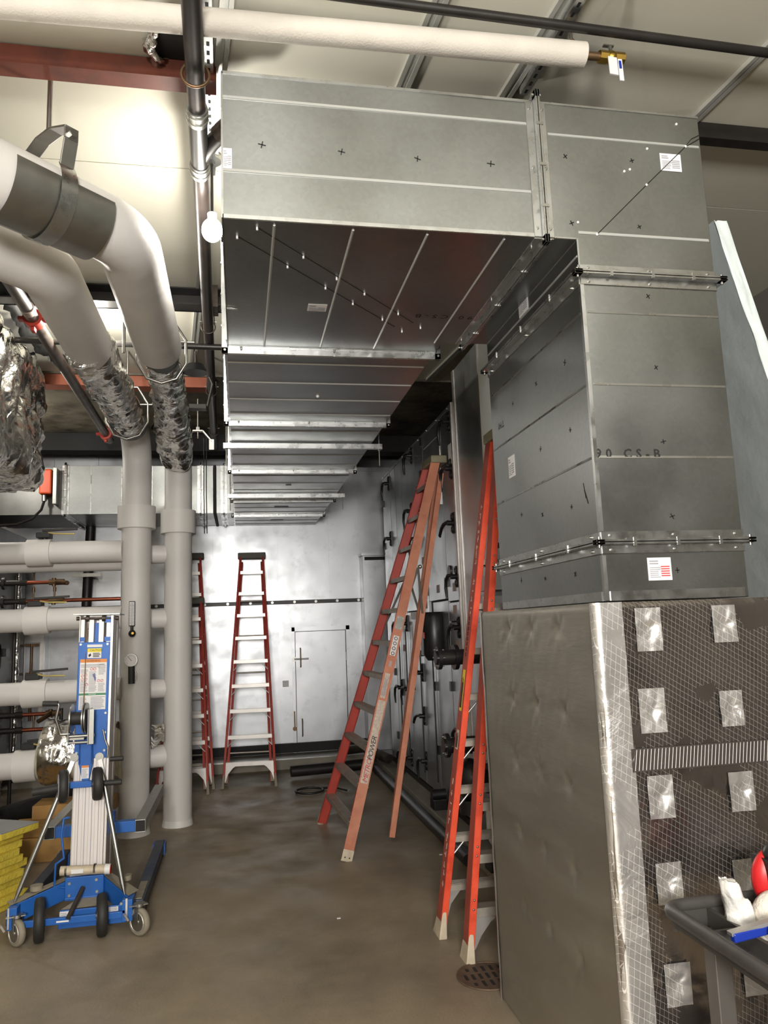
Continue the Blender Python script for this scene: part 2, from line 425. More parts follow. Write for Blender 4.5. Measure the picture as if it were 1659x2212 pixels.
# back wall of sheet-metal panels with seams
wb = MB(); wb.box(-4.4, 4.4, YW+.012, YW+.2, 0, ZC)
xs = [-4.4, -3.3, -2.63, -2.02, -1.45, -.9, -.391, .535, 1.33, 1.80, 2.6, 3.5, 4.4]
for i in range(len(xs)-1):
    for (z0, z1) in ((.14, 2.3), (2.3, 3.47 if xs[i] < -.4 else 4.3), (3.47 if xs[i] < -.4 else 4.3, ZC)):
        g = .018 if xs[i] < -1.4 or abs(xs[i]-.535) < .01 else .003
        wb.box(xs[i]+g, xs[i+1]-.002, YW, YW+.03, z0+.002, z1-.002)
wbo = struct('wall_back', wb, 'wallmetal')
# screw heads along the wall seams
for x in (-.35, .50, .57, .89, 1.295, 1.365, 1.76):
    for k in range(9): screw_on(wbo, (x, YW, 2.5+k*.22), (0, -1, 0), .005)

struct('trim_1', MB().box(-4.4, 1.8, 10.95, YW, 0, .13), 'curb')
struct('trim_2', MB().box(-4.4, 1.8, 10.94, 11.2, .13, .145), 'zinc')
struct('trim_3', MB().box(-4.4, 1.8, 11.42, YW+.01, .145, .27), 'gasket')
# black strip with washers across the wall
t = thing('wall_strip', 'long black flat strip with round washers screwed across the metal back wall', 'strip', (-.2, YW, 2.28))
MB().box(-2.75, 1.80, YW-.018, YW, 2.275, 2.332).build('strip', 'black', t)
for x in (-2.503, -2.17, -1.847, -1.52, -1.19, -.85, -.51, -.18, .149, .468, .797, 1.116, 1.438, 1.763):
    MB().cyl((x, YW-.018, 2.304), (x, YW-.028, 2.304), .02, seg=14).build('washer', 'zinc', t)
# access door in the back wall
d = struct('door_1', MB().box(.80, 1.545, YW-.012, YW, .13, 1.86), 'wallmetal')
fr = MB()
fr.box(.745, .79, YW-.02, YW, .13, 1.93); fr.box(1.555, 1.61, YW-.02, YW, .13, 1.93); fr.box(.745, 1.61, YW-.02, YW, 1.87, 1.93)
fr.build('door_frame', 'wallmetal', d)
gk = MB(); gk.box(.7915, .7985, YW-.013, YW, .13, 1.868); gk.box(1.5465, 1.5535, YW-.013, YW, .13, 1.868); gk.box(.7915, 1.5535, YW-.013, YW, 1.861, 1.868)
gk.build('door_gasket', 'gasket', d)
h = MB(); h.cyl((.775, YW-.02, 1.465), (.775, YW-.05, 1.465), .035, seg=16); h.cyl((.775, YW-.055, 1.465), (.985, YW-.055, 1.465), .011)
h.build('latch', 'zinc', d)
h = MB(); h.tube(bend((.868, YW-.012, 1.62), (.868, YW-.06, 1.62), (.868, YW-.06, 1.46), .02)+bend((.868, YW-.06, 1.46), (.868, YW-.06, 1.35), (.868, YW-.012, 1.35), .02)[1:], .009)
h.build('pull_handle', 'bronze', d)
h = MB(); h.cyl((.765, YW-.02, .47), (.765, YW-.05, .47), .03, seg=14); h.bar((.765, YW-.055, .47), (.762, YW-.055, .72), .02, .012, (0, 1, 0))
h.build('latch', 'bronze', d)
h = MB(); h.tube(bend((.875, YW-.012, .60), (.875, YW-.06, .60), (.875, YW-.06, .5), .02)+bend((.875, YW-.06, .5), (.875, YW-.06, .36), (.875, YW-.012, .36), .02)[1:], .009)
h.build('pull_handle', 'bronze', d)
for z in (1.478, .53):
    h = MB(); h.box(1.47, 1.545, YW-.022, YW-.012, z-.05, z+.05); h.box(1.555, 1.62, YW-.03, YW-.02, z-.05, z+.05); h.cyl((1.55, YW-.03, z-.06), (1.55, YW-.03, z+.06), .009)
    h.build('hinge', 'wallmetal', d)
o = MB().box(.60, .69, YW-.006, YW, 1.07, 1.16).build('wall_tag', 'white', None, .003); tag(o, 'small white square tag stuck on metal wall left of access door', 'tag')
# sheet-metal chase in the corner
t = thing('metal_chase', 'upright sheet metal chase with lipped top at right end of back wall', 'chase', (2.0, 11.2, 0))
MB().box(1.80, 2.6, 11.2, 11.495, .13, 2.95).build('cladding', 'wallmetal', t, .004)
MB().box(1.78, 2.62, 11.17, 11.495, 2.95, 2.99).build('lip', 'wallmetal', t)
MB().box(1.83, 2.6, 11.19, 11.2, 2.88, 2.93).build('slot', 'gasket', t)

# ceiling hat-channel tracks (the photograph's double bright rails), slightly off square
def track(x, gap, nm, lab):
    o = MB()
    dx = -.09
    for s in (-1, 1):
        a = V((x+s*gap/2+dx*(3.4-7.9)*-1*-1, 7.9, ZC-.012)); b = V((x+s*gap/2+.09*(3.4+4.4), -4.4, ZC-.012))
        a = V((x+s*gap/2+.09*(3.4-7.9), 7.9, ZC-.012))
        o.bar(a, b, .022, .024)
    a = V((x+.09*(3.4-7.9), 7.9, ZC-.004)); b = V((x+.09*(3.4+4.4), -4.4, ZC-.004)); o.bar(a, b, gap, .006)
    tag(o.build(nm, 'trackmetal'), lab, 'ceiling track')
track(.83, .05, 'ceiling_track', 'double bright ceiling track above the left half of the high duct')
track(1.37, .045, 'ceiling_track', 'dark ceiling track beside the slotted strut near the brass valve')
track(2.48, .03, 'ceiling_track', 'bright ceiling track running to the right corner of the duct elbow')
track(-.07, .04, 'ceiling_track', 'ceiling track ending above the left corner of the high duct')

def strut(p0, p1, name, lab, cat='strut', up=(0, 0, 1), sz=.041, holes=True):
    """slotted channel: three walls with a row of dark slots on its base"""
    t = thing(name, lab, cat, p0)
    p0, p1 = V(p0), V(p1); d = (p1-p0); L = d.length; d.normalize(); u = V(up); s = d.cross(u).normalized(); u = s.cross(d).normalized()
    b = MB()
    b.obox((p0+p1)/2-u*sz/2, d*L/2, s*sz/2, u*.0015)
    for k in (-1, 1): b.obox((p0+p1)/2+s*k*sz/2, d*L/2, s*.0015, u*sz/2)
    b.build('channel', 'galvd', t)
    if holes:
        n = int(L/.055); h0 = None
        for i in range(n):
            c = p0+d*(i+.5)*L/n-u*(sz/2+.0012)
            if h0 is None: h0 = MB().obox(c, d*.014, s*.007, u*.0006).build('slot', 'gasket', t); c0 = c
            else: h1 = h0.copy(); C.objects.link(h1); h1.parent = t; h1.location = h0.location+(c-c0)
    return t
strut((-.14, 4.2, 4.56), (-.10, 2.2, 4.56), 'slotted_strut', 'bright slotted strut on the ceiling beside the black drain pipe')
strut((1.44, 3.30, 4.56), (1.50, 2.2, 4.56), 'slotted_strut', 'slotted strut on the ceiling above the duct joint and brass valve')

# ------------------------------------------------------------------ lamps
def point(name, loc, power, rad, col=(1, .93, .82)):
    l = bpy.data.lights.new(name, 'POINT'); l.energy = power; l.shadow_soft_size = rad; l.color = col
    o = bpy.data.objects.new(name, l); C.objects.link(o); o.location = loc; return o
def bulb_fixture(loc, lab, power):
    t = thing('ceiling_lamp', lab, 'lamp', (loc[0], loc[1], ZC))
    x, y, z = loc; R = .058
    MB().cyl((x, y, ZC), (x, y, ZC-.04), .055).build('lamp_base', 'zinc', t)
    MB().cyl((x, y, ZC-.04), (x, y, z+.10), .008).build('stem', 'black', t)
    MB().cyl((x, y, z+.10), (x, y, z+.055), .026).build('socket', 'white', t)
    k = 'bulb%d' % power
    if k not in M: M[k] = mat('lit_bulb_%d' % power, (255, 249, 238), 0, .4, emit=power/(PI*4*PI*R*R))
    MB().sphere((x, y, z), R, 20, 14, (1, 1, 1.15)).build('bulb', k, t)
    return t
bulb_fixture((-.135, 4.10, 4.14), 'bare lit bulb hanging left of the high duct corner', 38)
bulb_fixture((-1.17, 6.18, 4.37), 'added unseen bulb behind the big white pipes, close to the ceiling', 70)  # made up to brighten the ceiling beyond the black beam
bulb_fixture((-2.9, 9.0, 4.1), 'added unseen bulb over the far left corner', 40)  # hidden extra source lifting the left back wall and pipes
bulb_fixture((-.9, -1.6, 4.1), 'bare lit bulb on the ceiling behind the viewpoint, over the left aisle', 190)
bulb_fixture((2.0, -.6, 4.1), 'added fill bulb on the ceiling behind the viewpoint, over the right aisle', 55)  # extra fill for the right side, out of view
def area(name, loc, target, power, sx, sy, col=(1, .965, .91)):
    l = bpy.data.lights.new(name, 'AREA'); l.shape = 'RECTANGLE'; l.size = sx; l.size_y = sy; l.energy = power; l.color = col
    o = bpy.data.objects.new(name, l); C.objects.link(o); o.location = loc
    o.rotation_euler = (V(target)-V(loc)).to_track_quat('-Z', 'Y').to_euler(); return o
area('work_lamp', (-.35, -2.8, 2.5), (.3, 6, 1.6), 330, 1.1, .9)

# ------------------------------------------------------------------ ducts
XL, X1, XR0, XR = -.052, 1.25, 1.394, 2.017
YF, YB, ZB, ZT = 2.762, 3.955, 3.462, 4.08
ZF1, ZF2, ZBASE = 3.308, 2.19, 1.955
def ring(parent, axis, pos, rect, proud=.036, half=.010, strip=.034, sides=None, joint=True):
    """flanged duct joint: proud angle bars, inner strips, corner plates and screws, on the four sides of rect"""
    a0, a1, b0, b1 = rect
    def P(t, a, b):
        return {'x': (t, a, b), 'y': (a, t, b), 'z': (a, b, t)}[axis]
    def bx(mb, t0, t1, p0, p1, q0, q1):
        lo = P(t0, p0, q0); hi = P(t1, p1, q1); mb.box(lo[0], hi[0], lo[1], hi[1], lo[2], hi[2])
    f = MB(); heads = []; sc = MB()
    S = {'a0': ((a0-proud, a0), (b0-proud, b1+proud)), 'a1': ((a1, a1+proud), (b0-proud, b1+proud)),
         'b0': ((a0-proud, a1+proud), (b0-proud, b0)), 'b1': ((a0-proud, a1+proud), (b1, b1+proud))}
    for k, ((p0, p1), (q0, q1)) in S.items():
        for s in (-1, 1):
            bx(f, pos+s*.0015, pos+s*half, p0, p1, q0, q1)
            # strip lying on the sheet
            if k == 'a0': bx(f, pos+s*half, pos+s*(half+strip), a0-.006, a0, b0, b1)
            if k == 'a1': bx(f, pos+s*half, pos+s*(half+strip), a1, a1+.006, b0, b1)
            if k == 'b0': bx(f, pos+s*half, pos+s*(half+strip), a0, a1, b0-.006, b0)
            if k == 'b1': bx(f, pos+s*half, pos+s*(half+strip), a0, a1, b1, b1+.006)
            n = 3
            for i in range(n):
                q = (.06, .5, .94)[i]; t = pos+s*(half+strip*.55)
                if k == 'a0': heads.append((P(t, a0-.006, b0+(b1-b0)*q), P(0, -1, 0)))
                if k == 'a1': pass
                if k == 'b0': heads.append((P(t, a0+(a1-a0)*q, b0-.006), P(0, 0, -1)))
                if k == 'b1': pass
    # drive cleats bridging the two lips and corner bolts
    for (p, q) in ((a0, b0), (a0, b1), (a1, b0), (a1, b1)):
        sp = 1 if p == a1 else -1; sq = 1 if q == b1 else -1
        c = P(pos, p+sp*proud*.5, q+sq*proud*.5)
        v0 = P(-.03, 0, 0); v1 = P(.03, 0, 0)
        sc.cyl(V(c)+V(v0)*.7, V(c)+V(v1)*.7, .007, seg=8)
    for q in (.2, .5, .8):
        for (side, pp) in (('b0', b0-proud), ('a0', a0-proud)):
            c = P(pos, a0+(a1-a0)*q, pp) if side == 'b0' else P(pos, pp, b0+(b1-b0)*q)
            e = [.02, .02, .02]
            lo = P(pos-.016, (a0+(a1-a0)*q-.006) if side == 'b0' else pp-.003, pp-.003 if side == 'b0' else b0+(b1-b0)*q-.006)
            hi = P(pos+.016, (a0+(a1-a0)*q+.006) if side == 'b0' else pp+.004, pp+.004 if side == 'b0' else b0+(b1-b0)*q+.006)
            sc.box(lo[0], hi[0], lo[1], hi[1], lo[2], hi[2])
    fo = f.build('flange', 'galvd', parent, .0015, 1)
    each(sc, 'cleat', 'zinc', fo)
    for hp, hn in heads: screw_on(fo, hp, hn, .0055)
def marks(parent, pts, fn, size=.022, rot=0):
    for i, p in enumerate(pts):
        mb = MB(); r = rot+random.uniform(-.25, .25)
        for k in (0, 1):
            a = r+k*PI/2+random.uniform(-.15, .15); L = size*random.uniform(.7, 1.0)
            u, v = fn(math.cos(a), math.sin(a)); 
            n = V(u).cross(V(v)).normalized()
            c = fn_pos(parent, p)
            mb.obox(c, V(u)*L, V(v)*.0022, n*.0006)
        mb.build('layout_mark', 'ink', parent)
fn_pos = lambda parent, p: V(p)
FRONT = lambda c, s: ((c, 0, s), (-s, 0, c))
SIDE = lambda c, s: ((0, c, s), (0, -s, c))
BOTTOM = lambda c, s: ((c, s, 0), (-s, c, 0))
def sticker(parent, org, u, v, w, h, band=None, nrow=6, m='white'):
    """paper duct label with a printed block and rows of fine print"""
    u, v = V(u), V(v); n = u.cross(v).normalized(); org = V(org)
    o = MB().obox(org+u*w/2+v*h/2+n*.0008, u*w/2, v*h/2, n*.0006).build('sticker', m, parent)
    r = MB(); rows(r, org+u*w*.08+v*h*.1+n*.0012, u, v, w*.5, h*.5, nrow, .4); rows(r, org+u*w*.08+v*h*.68+n*.0012, u, v, w*.4, h*.22, 2, .5)
    r.build('print', 'inkgrey', o)
    r = MB(); rows(r, org+u*w*.55+v*h*.15+n*.0012, u, v, w*.38, h*.5, 5, .5, .05)
    r.build('print', band or 'inkgrey', o)
    return o

# front high duct
dk = thing('high_duct', 'wide galvanized duct section hung high at the centre with four plus marks', 'duct', ((XL+X1)/2, 3.4, ZB))
b = MB(); b.prism([(XL, YF), (X1, YF), (X1, YB), (1.13, YB), (1.13, 4.13), (XL, 4.13)], 'z', ZB, ZT); b.build('duct_body', 'galv', dk, .003, 1)
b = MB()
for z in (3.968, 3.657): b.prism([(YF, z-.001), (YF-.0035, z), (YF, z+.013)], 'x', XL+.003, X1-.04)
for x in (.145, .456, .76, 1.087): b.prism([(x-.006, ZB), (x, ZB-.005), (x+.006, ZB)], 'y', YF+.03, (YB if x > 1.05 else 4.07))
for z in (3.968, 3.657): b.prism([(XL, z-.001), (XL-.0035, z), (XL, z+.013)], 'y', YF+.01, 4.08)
b.build('bead', 'beadglint', dk)
b = MB(); b.box(XL, X1-.04, YF-.004, YF+.0, ZB, ZB+.016); b.box(XL-.004, XL, YF, 4.08, ZB, ZB+.016); b.box(XL-.004, XL+.004, YF-.004, YF, ZB, ZT); b.box(XL, X1, YF-.004, YF, ZT-.008, ZT+.004)
each(b, 'edge_trim', 'galvd', dk)
marks(dk, [(.101, YF-.0008, 3.78), (.415, YF-.0008, 3.777), (.726, YF-.0008, 3.773), (1.038, YF-.0008, 3.776)], FRONT, .017)
sticker(dk, (-.049, YF-.001, 3.668), (1, 0, 0), (0, 0, 1), .034, .085)
for P2 in ([(.079, 2.816), (.277, 3.028), (.442, 3.215), (.592, 3.359), (.799, 3.571), (.954, 3.738)], [(.002, 2.893), (.216, 3.123), (.402, 3.314), (.553, 3.473), (.732, 3.648), (.866, 3.797)]):
    b = MB(); b.bar((P2[0][0], P2[0][1], ZB-.0008), (P2[-1][0]-.05, P2[-1][1]-.05, ZB-.0008), .003, .001); b.build('scribed_line', 'ink', dk)
    for p in P2:
        b = MB(); b.cyl((p[0], p[1], ZB), (p[0], p[1], ZB-.012), .0045, seg=8); b.build('pin', 'white', dk)
sticker(dk, (.339, 3.585, ZB-.001), (1, 0, 0), (0, -1, 0), .094, .08)
text('90 CS-B', .06, (1.2, 3.575, ZB), (-1, 0, 0), (0, 1, 0), 'ink', 'stencil', dk, .0012, space=1.6)
b = MB(); b.tube([(-.05, 3.58, ZB-.004), (.0, 3.575, ZB-.012), (.0, 3.59, ZB-.012), (-.05, 3.59, ZB-.004)], .002, 6); b.build('clip', 'zinc', dk)
ring(dk, 'x', X1, (YF, YB, ZB, ZT))
ring(dk, 'y', 4.13, (XL, 1.13, ZB, ZT))

# elbow
el = thing('duct_elbow', 'galvanized duct elbow turning down at the right end of the high duct', 'duct', (1.7, 3.4, ZF1))
b = MB(); b.prism([(X1, ZT), (XR, ZT), (XR, ZF1), (XR0, ZF1), (XR0, ZB), (X1, ZB)], 'y', YF, YB); b.build('duct_body', 'galv', el, .003, 1)
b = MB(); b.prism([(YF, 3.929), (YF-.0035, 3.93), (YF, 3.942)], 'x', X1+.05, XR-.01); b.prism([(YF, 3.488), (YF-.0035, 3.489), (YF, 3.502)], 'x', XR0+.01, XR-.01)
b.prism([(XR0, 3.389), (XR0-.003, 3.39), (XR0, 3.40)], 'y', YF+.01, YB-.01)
b.build('bead', 'beadglint', el)
b = MB(); b.box(X1+.04, XR0, YF-.004, YF, ZB, ZB+.006); b.box(XR0-.003, XR0+.004, YF-.004, YF, ZF1+.04, ZB+.006); b.box(X1, XR, YF-.003, YF, ZT-.006, ZT+.003)
each(b, 'edge_trim', 'galvd', el)
marks(el, [(x, YF-.0008, z) for x, z in ((1.372, 3.838), (1.679, 3.844), (1.377, 3.535), (1.685, 3.538))], FRONT, .012, .6)
sticker(el, (1.812, YF-.001, 3.808), (1, 0, 0), (0, 0, 1), .1, .082)
b = MB(); b.tube([(2.012, YF-.002, 3.975), (1.94, YF-.002, 3.93), (1.736, YF-.002, 3.734), (1.486, YF-.002, 3.49)], .0022, 6); b.tube([(2.012, YF-.002, 3.992), (1.975, YF-.002, 3.972), (1.94, YF-.002, 3.932)], .0018, 6)
b.build('scribed_line', 'ink', el)
for x, z in ((1.908, 4.036), (1.755, 3.905), (1.637, 3.789), (1.664, 3.8), (1.404, 3.539), (1.486, 3.49), (1.736, 3.734), (1.942, 3.932)):
    MB().sphere((x, YF-.002, z), .006, 8, 6).build('pin', 'white', el)
sticker(el, (XR0-.001, 3.44, 3.40), (0, -1, 0), (0, 0, 1), .12, .1)
ring(el, 'z', ZF1, (XR0, XR, YF, YB))

# riser
rz = thing('duct_riser', 'vertical galvanized duct riser stencilled with large black lettering', 'duct', (1.7, 3.4, ZF2))
MB().box(XR0, XR, YF, YB, ZF2, ZF1).build('duct_body', 'galv', rz, .003, 1)
b = MB()
for z in (3.142, 2.834, 2.531):
    b.prism([(YF, z-.001), (YF-.0025, z), (YF, z+.010)], 'x', XR0+.02, XR-.005); b.prism([(XR0, z-.001), (XR0-.0025, z), (XR0, z+.010)], 'y', YF+.02, YB-.01)
b.build('bead', 'galvd', rz)
b = MB(); b.box(XR0-.004, XR0+.012, YF-.006, YF+.012, ZF2+.045, ZF1-.045); b.build('corner_seam', 'galvd', rz)
marks(rz, [(x, YF-.0008, z) for x, z in ((1.695, 3.226), (1.701, 2.915), (1.702, 2.60), (1.71, 2.292))], FRONT, .014, .4)
marks(rz, [(XR0-.0008, y, z) for y, z in ((2.964, 3.0), (3.292, 3.012), (3.61, 3.009), (2.96, 2.698), (3.292, 2.694), (3.004, 2.372), (3.324, 2.386), (3.588, 2.426))], SIDE, .014, .4)
text('90 CS-B', .052, (1.40, YF, 2.532), (1, 0, 0), (0, 0, 1), 'ink', 'stencil', rz, .0012, space=1.7, bold=.0012)
text('THI', .05, (XR0, 3.76, 2.965), (0, 1, 0), (0, 0, -1), 'ink', 'stencil', rz, .0012, space=1.2)
sticker(rz, (XR0-.001, 3.726, 2.637), (0, -1, 0), (0, 0, 1), .09, .112)
b = MB(); b.bar((XR0-.0008, 2.876, 2.45), (XR0-.0008, 2.862, 2.385), .004, .001, (1, 0, 0)); b.bar((XR0-.0008, 2.87, 2.42), (XR0-.0008, 2.845, 2.36), .006, .001, (1, 0, 0)); b.build('marker_stroke', 'ink', rz)
ring(rz, 'z', ZF2, (XR0, XR, YF, YB))
# base piece
bp_ = thing('short_duct', 'short galvanized duct piece with a red printed label above the foil plenum', 'duct', (1.7, 3.4, ZBASE))
MB().box(XR0, XR, YF, YB, ZBASE+.006, ZF2-.011).build('duct_body', 'galv', bp_, .003, 1)
b = MB(); b.box(XR0-.004, XR0+.012, YF-.006, YF+.012, ZBASE+.01, ZF2-.05); b.build('corner_seam', 'galvd', bp_)
b = MB(); b.box(XR0+.02, XR-.02, YF-.006, YF, ZBASE+.008, ZBASE+.045); b.box(XR0-.006, XR0, YF+.02, YB-.02, ZBASE+.008, ZBASE+.045); each(b, 'flange', 'galvd', bp_)
marks(bp_, [(1.71, YF-.0008, 2.075)], FRONT, .012, 1.5)
marks(bp_, [(XR0-.0008, 3.017, 2.086), (XR0-.0008, 3.343, 2.089), (XR0-.0008, 3.65, 2.1)], SIDE, .012, .4)
sticker(bp_, (1.582, YF-.001, 2.037), (1, 0, 0), (0, 0, 1), .102, .09, 'inkred')

# foil plenum below
PX0, PX1, PY0, PY1, PZ = 1.289, 2.125, 2.657, 4.055, 1.955
pl = thing('foil_plenum', 'tall foil-faced insulated plenum box standing on the floor at right', 'plenum', (1.7, 3.35, 0))
def panel(org, u, v, w, h, nu, nv, dimples, out, seed=0):
    u, v, n = V(u), V(v), V(out)
    def fn(a, c):
        p = V(org)+u*w*a+v*h*c
        x, y = a*w, c*h
        d = .004*noise.noise(V((x*3+seed, y*3, seed)))+.0015*noise.noise(V((x*14, y*14, seed)))
        for (dx, dy) in dimples:
            r = math.hypot(x-dx, y-dy); an = math.atan2(y-dy, x-dx)
            d -= .012*math.exp(-(r/.03)**2)+.0022*math.exp(-(r/.09)**2)*(1+math.sin(an*7+dx*40+3*noise.noise(V((x*20, y*20, 5)))))
        edge = min(x, w-x, y, h-y)
        d -= .012*max(0, 1-edge/.025)**2
        return p+n*d
    return MB().grid(fn, nu, nv)
dim_left = [(PY1-y, z) for z in (1.86, 1.53, 1.24, .91, .58) for y in (3.61, 3.31, 3.01)]
dim_front = [(x-PX0, z) for z in (1.855, 1.55, 1.248, .95, .62, .3) for x in (1.495, 1.815)]
MB().box(PX0+.02, PX1-.02, PY0+.02, PY1-.02, 0, PZ-.012).build('core', 'foilbox', pl)
panel((PX0, PY1, 0), (0, -1, 0), (0, 0, 1), PY1-PY0, PZ, 110, 150, dim_left, (-1, 0, 0), 3).build('side_facing', 'foilside', pl)
panel((PX0, PY0, 0), (1, 0, 0), (0, 0, 1), PX1-PX0, PZ, 80, 150, dim_front, (0, -1, 0), 9).build('facing', 'foilbox', pl)
MB().box(PX0+.01, PX1-.01, PY0+.01, PY1-.01, PZ-.012, PZ-.006).build('facing', 'foilbox', pl)
# corner tapes: rounded strips wrapping the vertical edges
def corner_tape(cx, cy, sx, sy, wx, wy, nm, z0=0, z1=PZ):
    """L-shaped tape round the vertical corner (cx,cy); sx,sy point inward"""
    r = .03
    def prof(a):
        L1, L2, q = wx-r, wy-r, r*PI/2; s_ = a*(L1+q+L2)
        if s_ < L1: return V((cx+sx*(wx-s_), cy-sy*.002, 0))
        if s_ < L1+q:
            t = (s_-L1)/r; return V((cx+sx*(r-r*math.sin(t))-sx*.002*math.sin(t), cy+sy*(r-r*math.cos(t))-sy*.002*math.cos(t), 0))
        return V((cx-sx*.002, cy+sy*(r+s_-L1-q), 0))
    def fn(a, c):
        p = prof(a); z = z0+(z1-z0)*c
        k = .0035*noise.noise(V((p.x*12, p.y*12, z*6))) ; n = V((-sx, -sy, 0)).normalized()
        p = p+n*(.003+k); p.z = z; return p
    MB().grid(fn, 28, 90).build('corner_tape', 'tape', pl)
corner_tape(PX0, PY0, 1, 1, .115, .03, 'a')
corner_tape(PX1, PY0, -1, 1, .10, .03, 'b')
corner_tape(PX0, PY1, 1, -1, .03, .05, 'c')
def tape_patch(x0, x1, z0, z1, s):
    def fn(a, c):
        x = x0+(x1-x0)*a; z = z0+(z1-z0)*c
        r = math.hypot(x-(x0+x1)/2, z-(z0+z1)/2); an = math.atan2(z-(z0+z1)/2, x-(x0+x1)/2)
        d = .004*noise.noise(V((x*30, z*30, s)))-.010*math.exp(-(r/.03)**2)+.0014*math.sin(an*6+s+4*noise.noise(V((x*25, z*25, s))))*math.exp(-(r/.07)**2)
        return V((x, PY0-.0075-d*.9, z))
    MB().grid(fn, 16, 24).build('tape_patch', 'tape', pl)
for i, (xc, zc, w_, h_) in enumerate(((1.501, 1.85, .105, .16), (1.818, 1.86, .10, .14), (1.488, 1.555, .105, .16), (1.812, 1.545, .095, .13), (1.492, 1.25, .10, .15), (1.819, 1.245, .1, .14), (1.495, .955, .1, .14), (1.80, .94, .1, .14), (1.495, .62, .1, .14), (1.80, .62, .1, .14))):
    tape_patch(xc-w_/2, xc+w_/2, zc-h_/2, zc+h_/2, i*3.1)
def strip_fn(a, c): return V((PX0+.1+(PX1-PX0-.2)*a, PY0-.0075-.002*noise.noise(V((a*9, c*3, 2))), 1.342+.082*c))
st = MB().grid(strip_fn, 40, 4).build('seam_tape', 'hatch', pl)
b = MB()
for i in range(46):
    x = PX0+.115+.0145*i; b.bar((x-.006, PY0-.0098, 1.347), (x+.006, PY0-.0098, 1.420), .0018, .0008, (0, 1, 0))
b.build('thread_pattern', 'white', st)
def fluff(c, r, n, s):
    b = MB(); rr = random.Random(s)
    for i in range(n):
        a = rr.uniform(0, 2*PI); e = rr.uniform(-.3, 1); d_ = V((math.cos(a)*math.cos(e), -abs(math.sin(a)*.4)*0, math.sin(e)))
        L = r*rr.uniform(.4, 1.2); p = V(c)+V((rr.uniform(-.3, .3)*r, rr.uniform(-.01, .0), rr.uniform(-.3, .3)*r))
        q = p+d_*L*.5+V((0, -.012, 0)); b.tube([p, (p+q)/2+V((0, -.01, .006)), q], [.003, .0024, .0008], 5)
    b.sphere(c, r*.35, 12, 8, (1.3, .2, .8)); return b
# fluffy insulation torn through the facing

# long duct going to the back wall
LX0, LX1 = -.07, 1.13
yj = [4.13, 5.66, 7.44, 9.17, 10.37, 11.49]
labs = ['first long duct section beyond the front flange, running away overhead', 'second long duct section, holding the nearer strut hanger', 'third long duct section, holding the farther strut hanger',
        'short fourth section of the long overhead duct', 'last section of the long duct meeting the back wall']
for i in range(5):
    t = thing('long_duct', labs[i], 'duct', ((LX0+LX1)/2, yj[i], ZB), 'sections of the long overhead duct')
    y0, y1 = yj[i]+.012, yj[i+1]-.012
    MB().box(LX0, LX1, y0, y1, ZB, ZT).build('duct_body', 'galv', t, .003, 1)
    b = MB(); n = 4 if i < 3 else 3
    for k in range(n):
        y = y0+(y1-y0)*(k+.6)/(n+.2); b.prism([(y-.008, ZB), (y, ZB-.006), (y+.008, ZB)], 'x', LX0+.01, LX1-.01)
    b.build('bead', 'beadglint', t)
    b = MB(); b.box(LX0-.003, LX0+.012, y0+.03, y1-.03, ZB-.004, ZB+.02); b.build('edge_trim', 'galvd', t)
    if i < 4: ring(t, 'y', yj[i+1], (LX0, LX1, ZB, ZT))
    if i == 0: MB().sphere((.53, 4.98, ZB-.003), .012, 8, 6).build('pin', 'white', t)
    if i in (1, 2): MB().box(.5, .56, y0+.75, y0+.765, ZB-.008, ZB).build('tie_clip', 'black', t)
    if i > 2: MB().box(.44, .62, y0+.5, y0+.51, ZB-.008, ZB).build('tie_clip', 'black', t)
def trapeze(y, lab):
    t = thing('trapeze_hanger', lab, 'hanger', (.53, y, ZB-.05), 'strut hangers under the long duct')
    b = MB(); z0, z1 = ZB-.055, ZB-.012
    b.box(-.125, 1.215, y-.02, y+.02, z0, z0+.003); b.box(-.125, 1.215, y-.0205, y-.0175, z0, z1); b.box(-.125, 1.215, y+.0175, y+.0205, z0, z1)
    b.build('strut', 'galvd', t)
    for x in (-.10, 1.19):
        MB().cyl((x, y, ZB-.20), (x, y, ZC-.02), .006, seg=8).build('rod', 'rodsteel', t)
        MB().cyl((x, y, z0-.012), (x, y, z0), .014, seg=6, smooth=False).build('nut', 'zinc', t)
trapeze(6.30, 'nearer galvanized strut hanger crossing under the long duct')
trapeze(8.72, 'farther galvanized strut hanger crossing under the long duct')

# side branch duct on the left, in front of the back wall
t = thing('branch_duct', 'short galvanized branch duct behind the two white risers', 'duct', (-1.3, 10.8, ZB))
MB().box(-2.19, -.50, 10.2, 11.4, ZB, 4.1).build('duct_body', 'galv', t, .003, 1)
b = MB()
for x in (-1.88, -1.5, -1.12, -.75): b.box(x-.006, x+.006, 10.195, 10.2, ZB, 4.1)
b.build('bead', 'galvd', t)
ring(t, 'x', -2.19, (10.2, 11.4, ZB, 4.1)); ring(t, 'x', -.50, (10.2, 11.4, ZB, 4.1))
t = thing('flexible_connector', 'black flexible connector joining the branch duct to the long duct', 'connector', (-.36, 10.8, ZB))
def flexfn(): 
    b = MB(); n = 5
    for i in range(n):
        x0 = -.485+.15*i/n; x1 = -.485+.15*(i+1)/n; k = .012 if i % 2 else -.006
        b.box(x0, x1, 10.21-k, 11.38+k, ZB+.01-k, 4.09+k)
    return b
MB().box(-.335, -.30, 10.19, 11.41, ZB-.012, 4.11).build('fabric', 'gasket', t)
MB().box(-.485, -.34, 10.2, 11.4, ZB, 4.1).build('cuff', 'galv', t)
MB().box(-.295, -.075, 10.4-.2, 11.4, ZB, 4.1).build('cuff', 'galv', t)
ring(t, 'x', -.20, (10.2, 11.4, ZB, 4.1), .03)
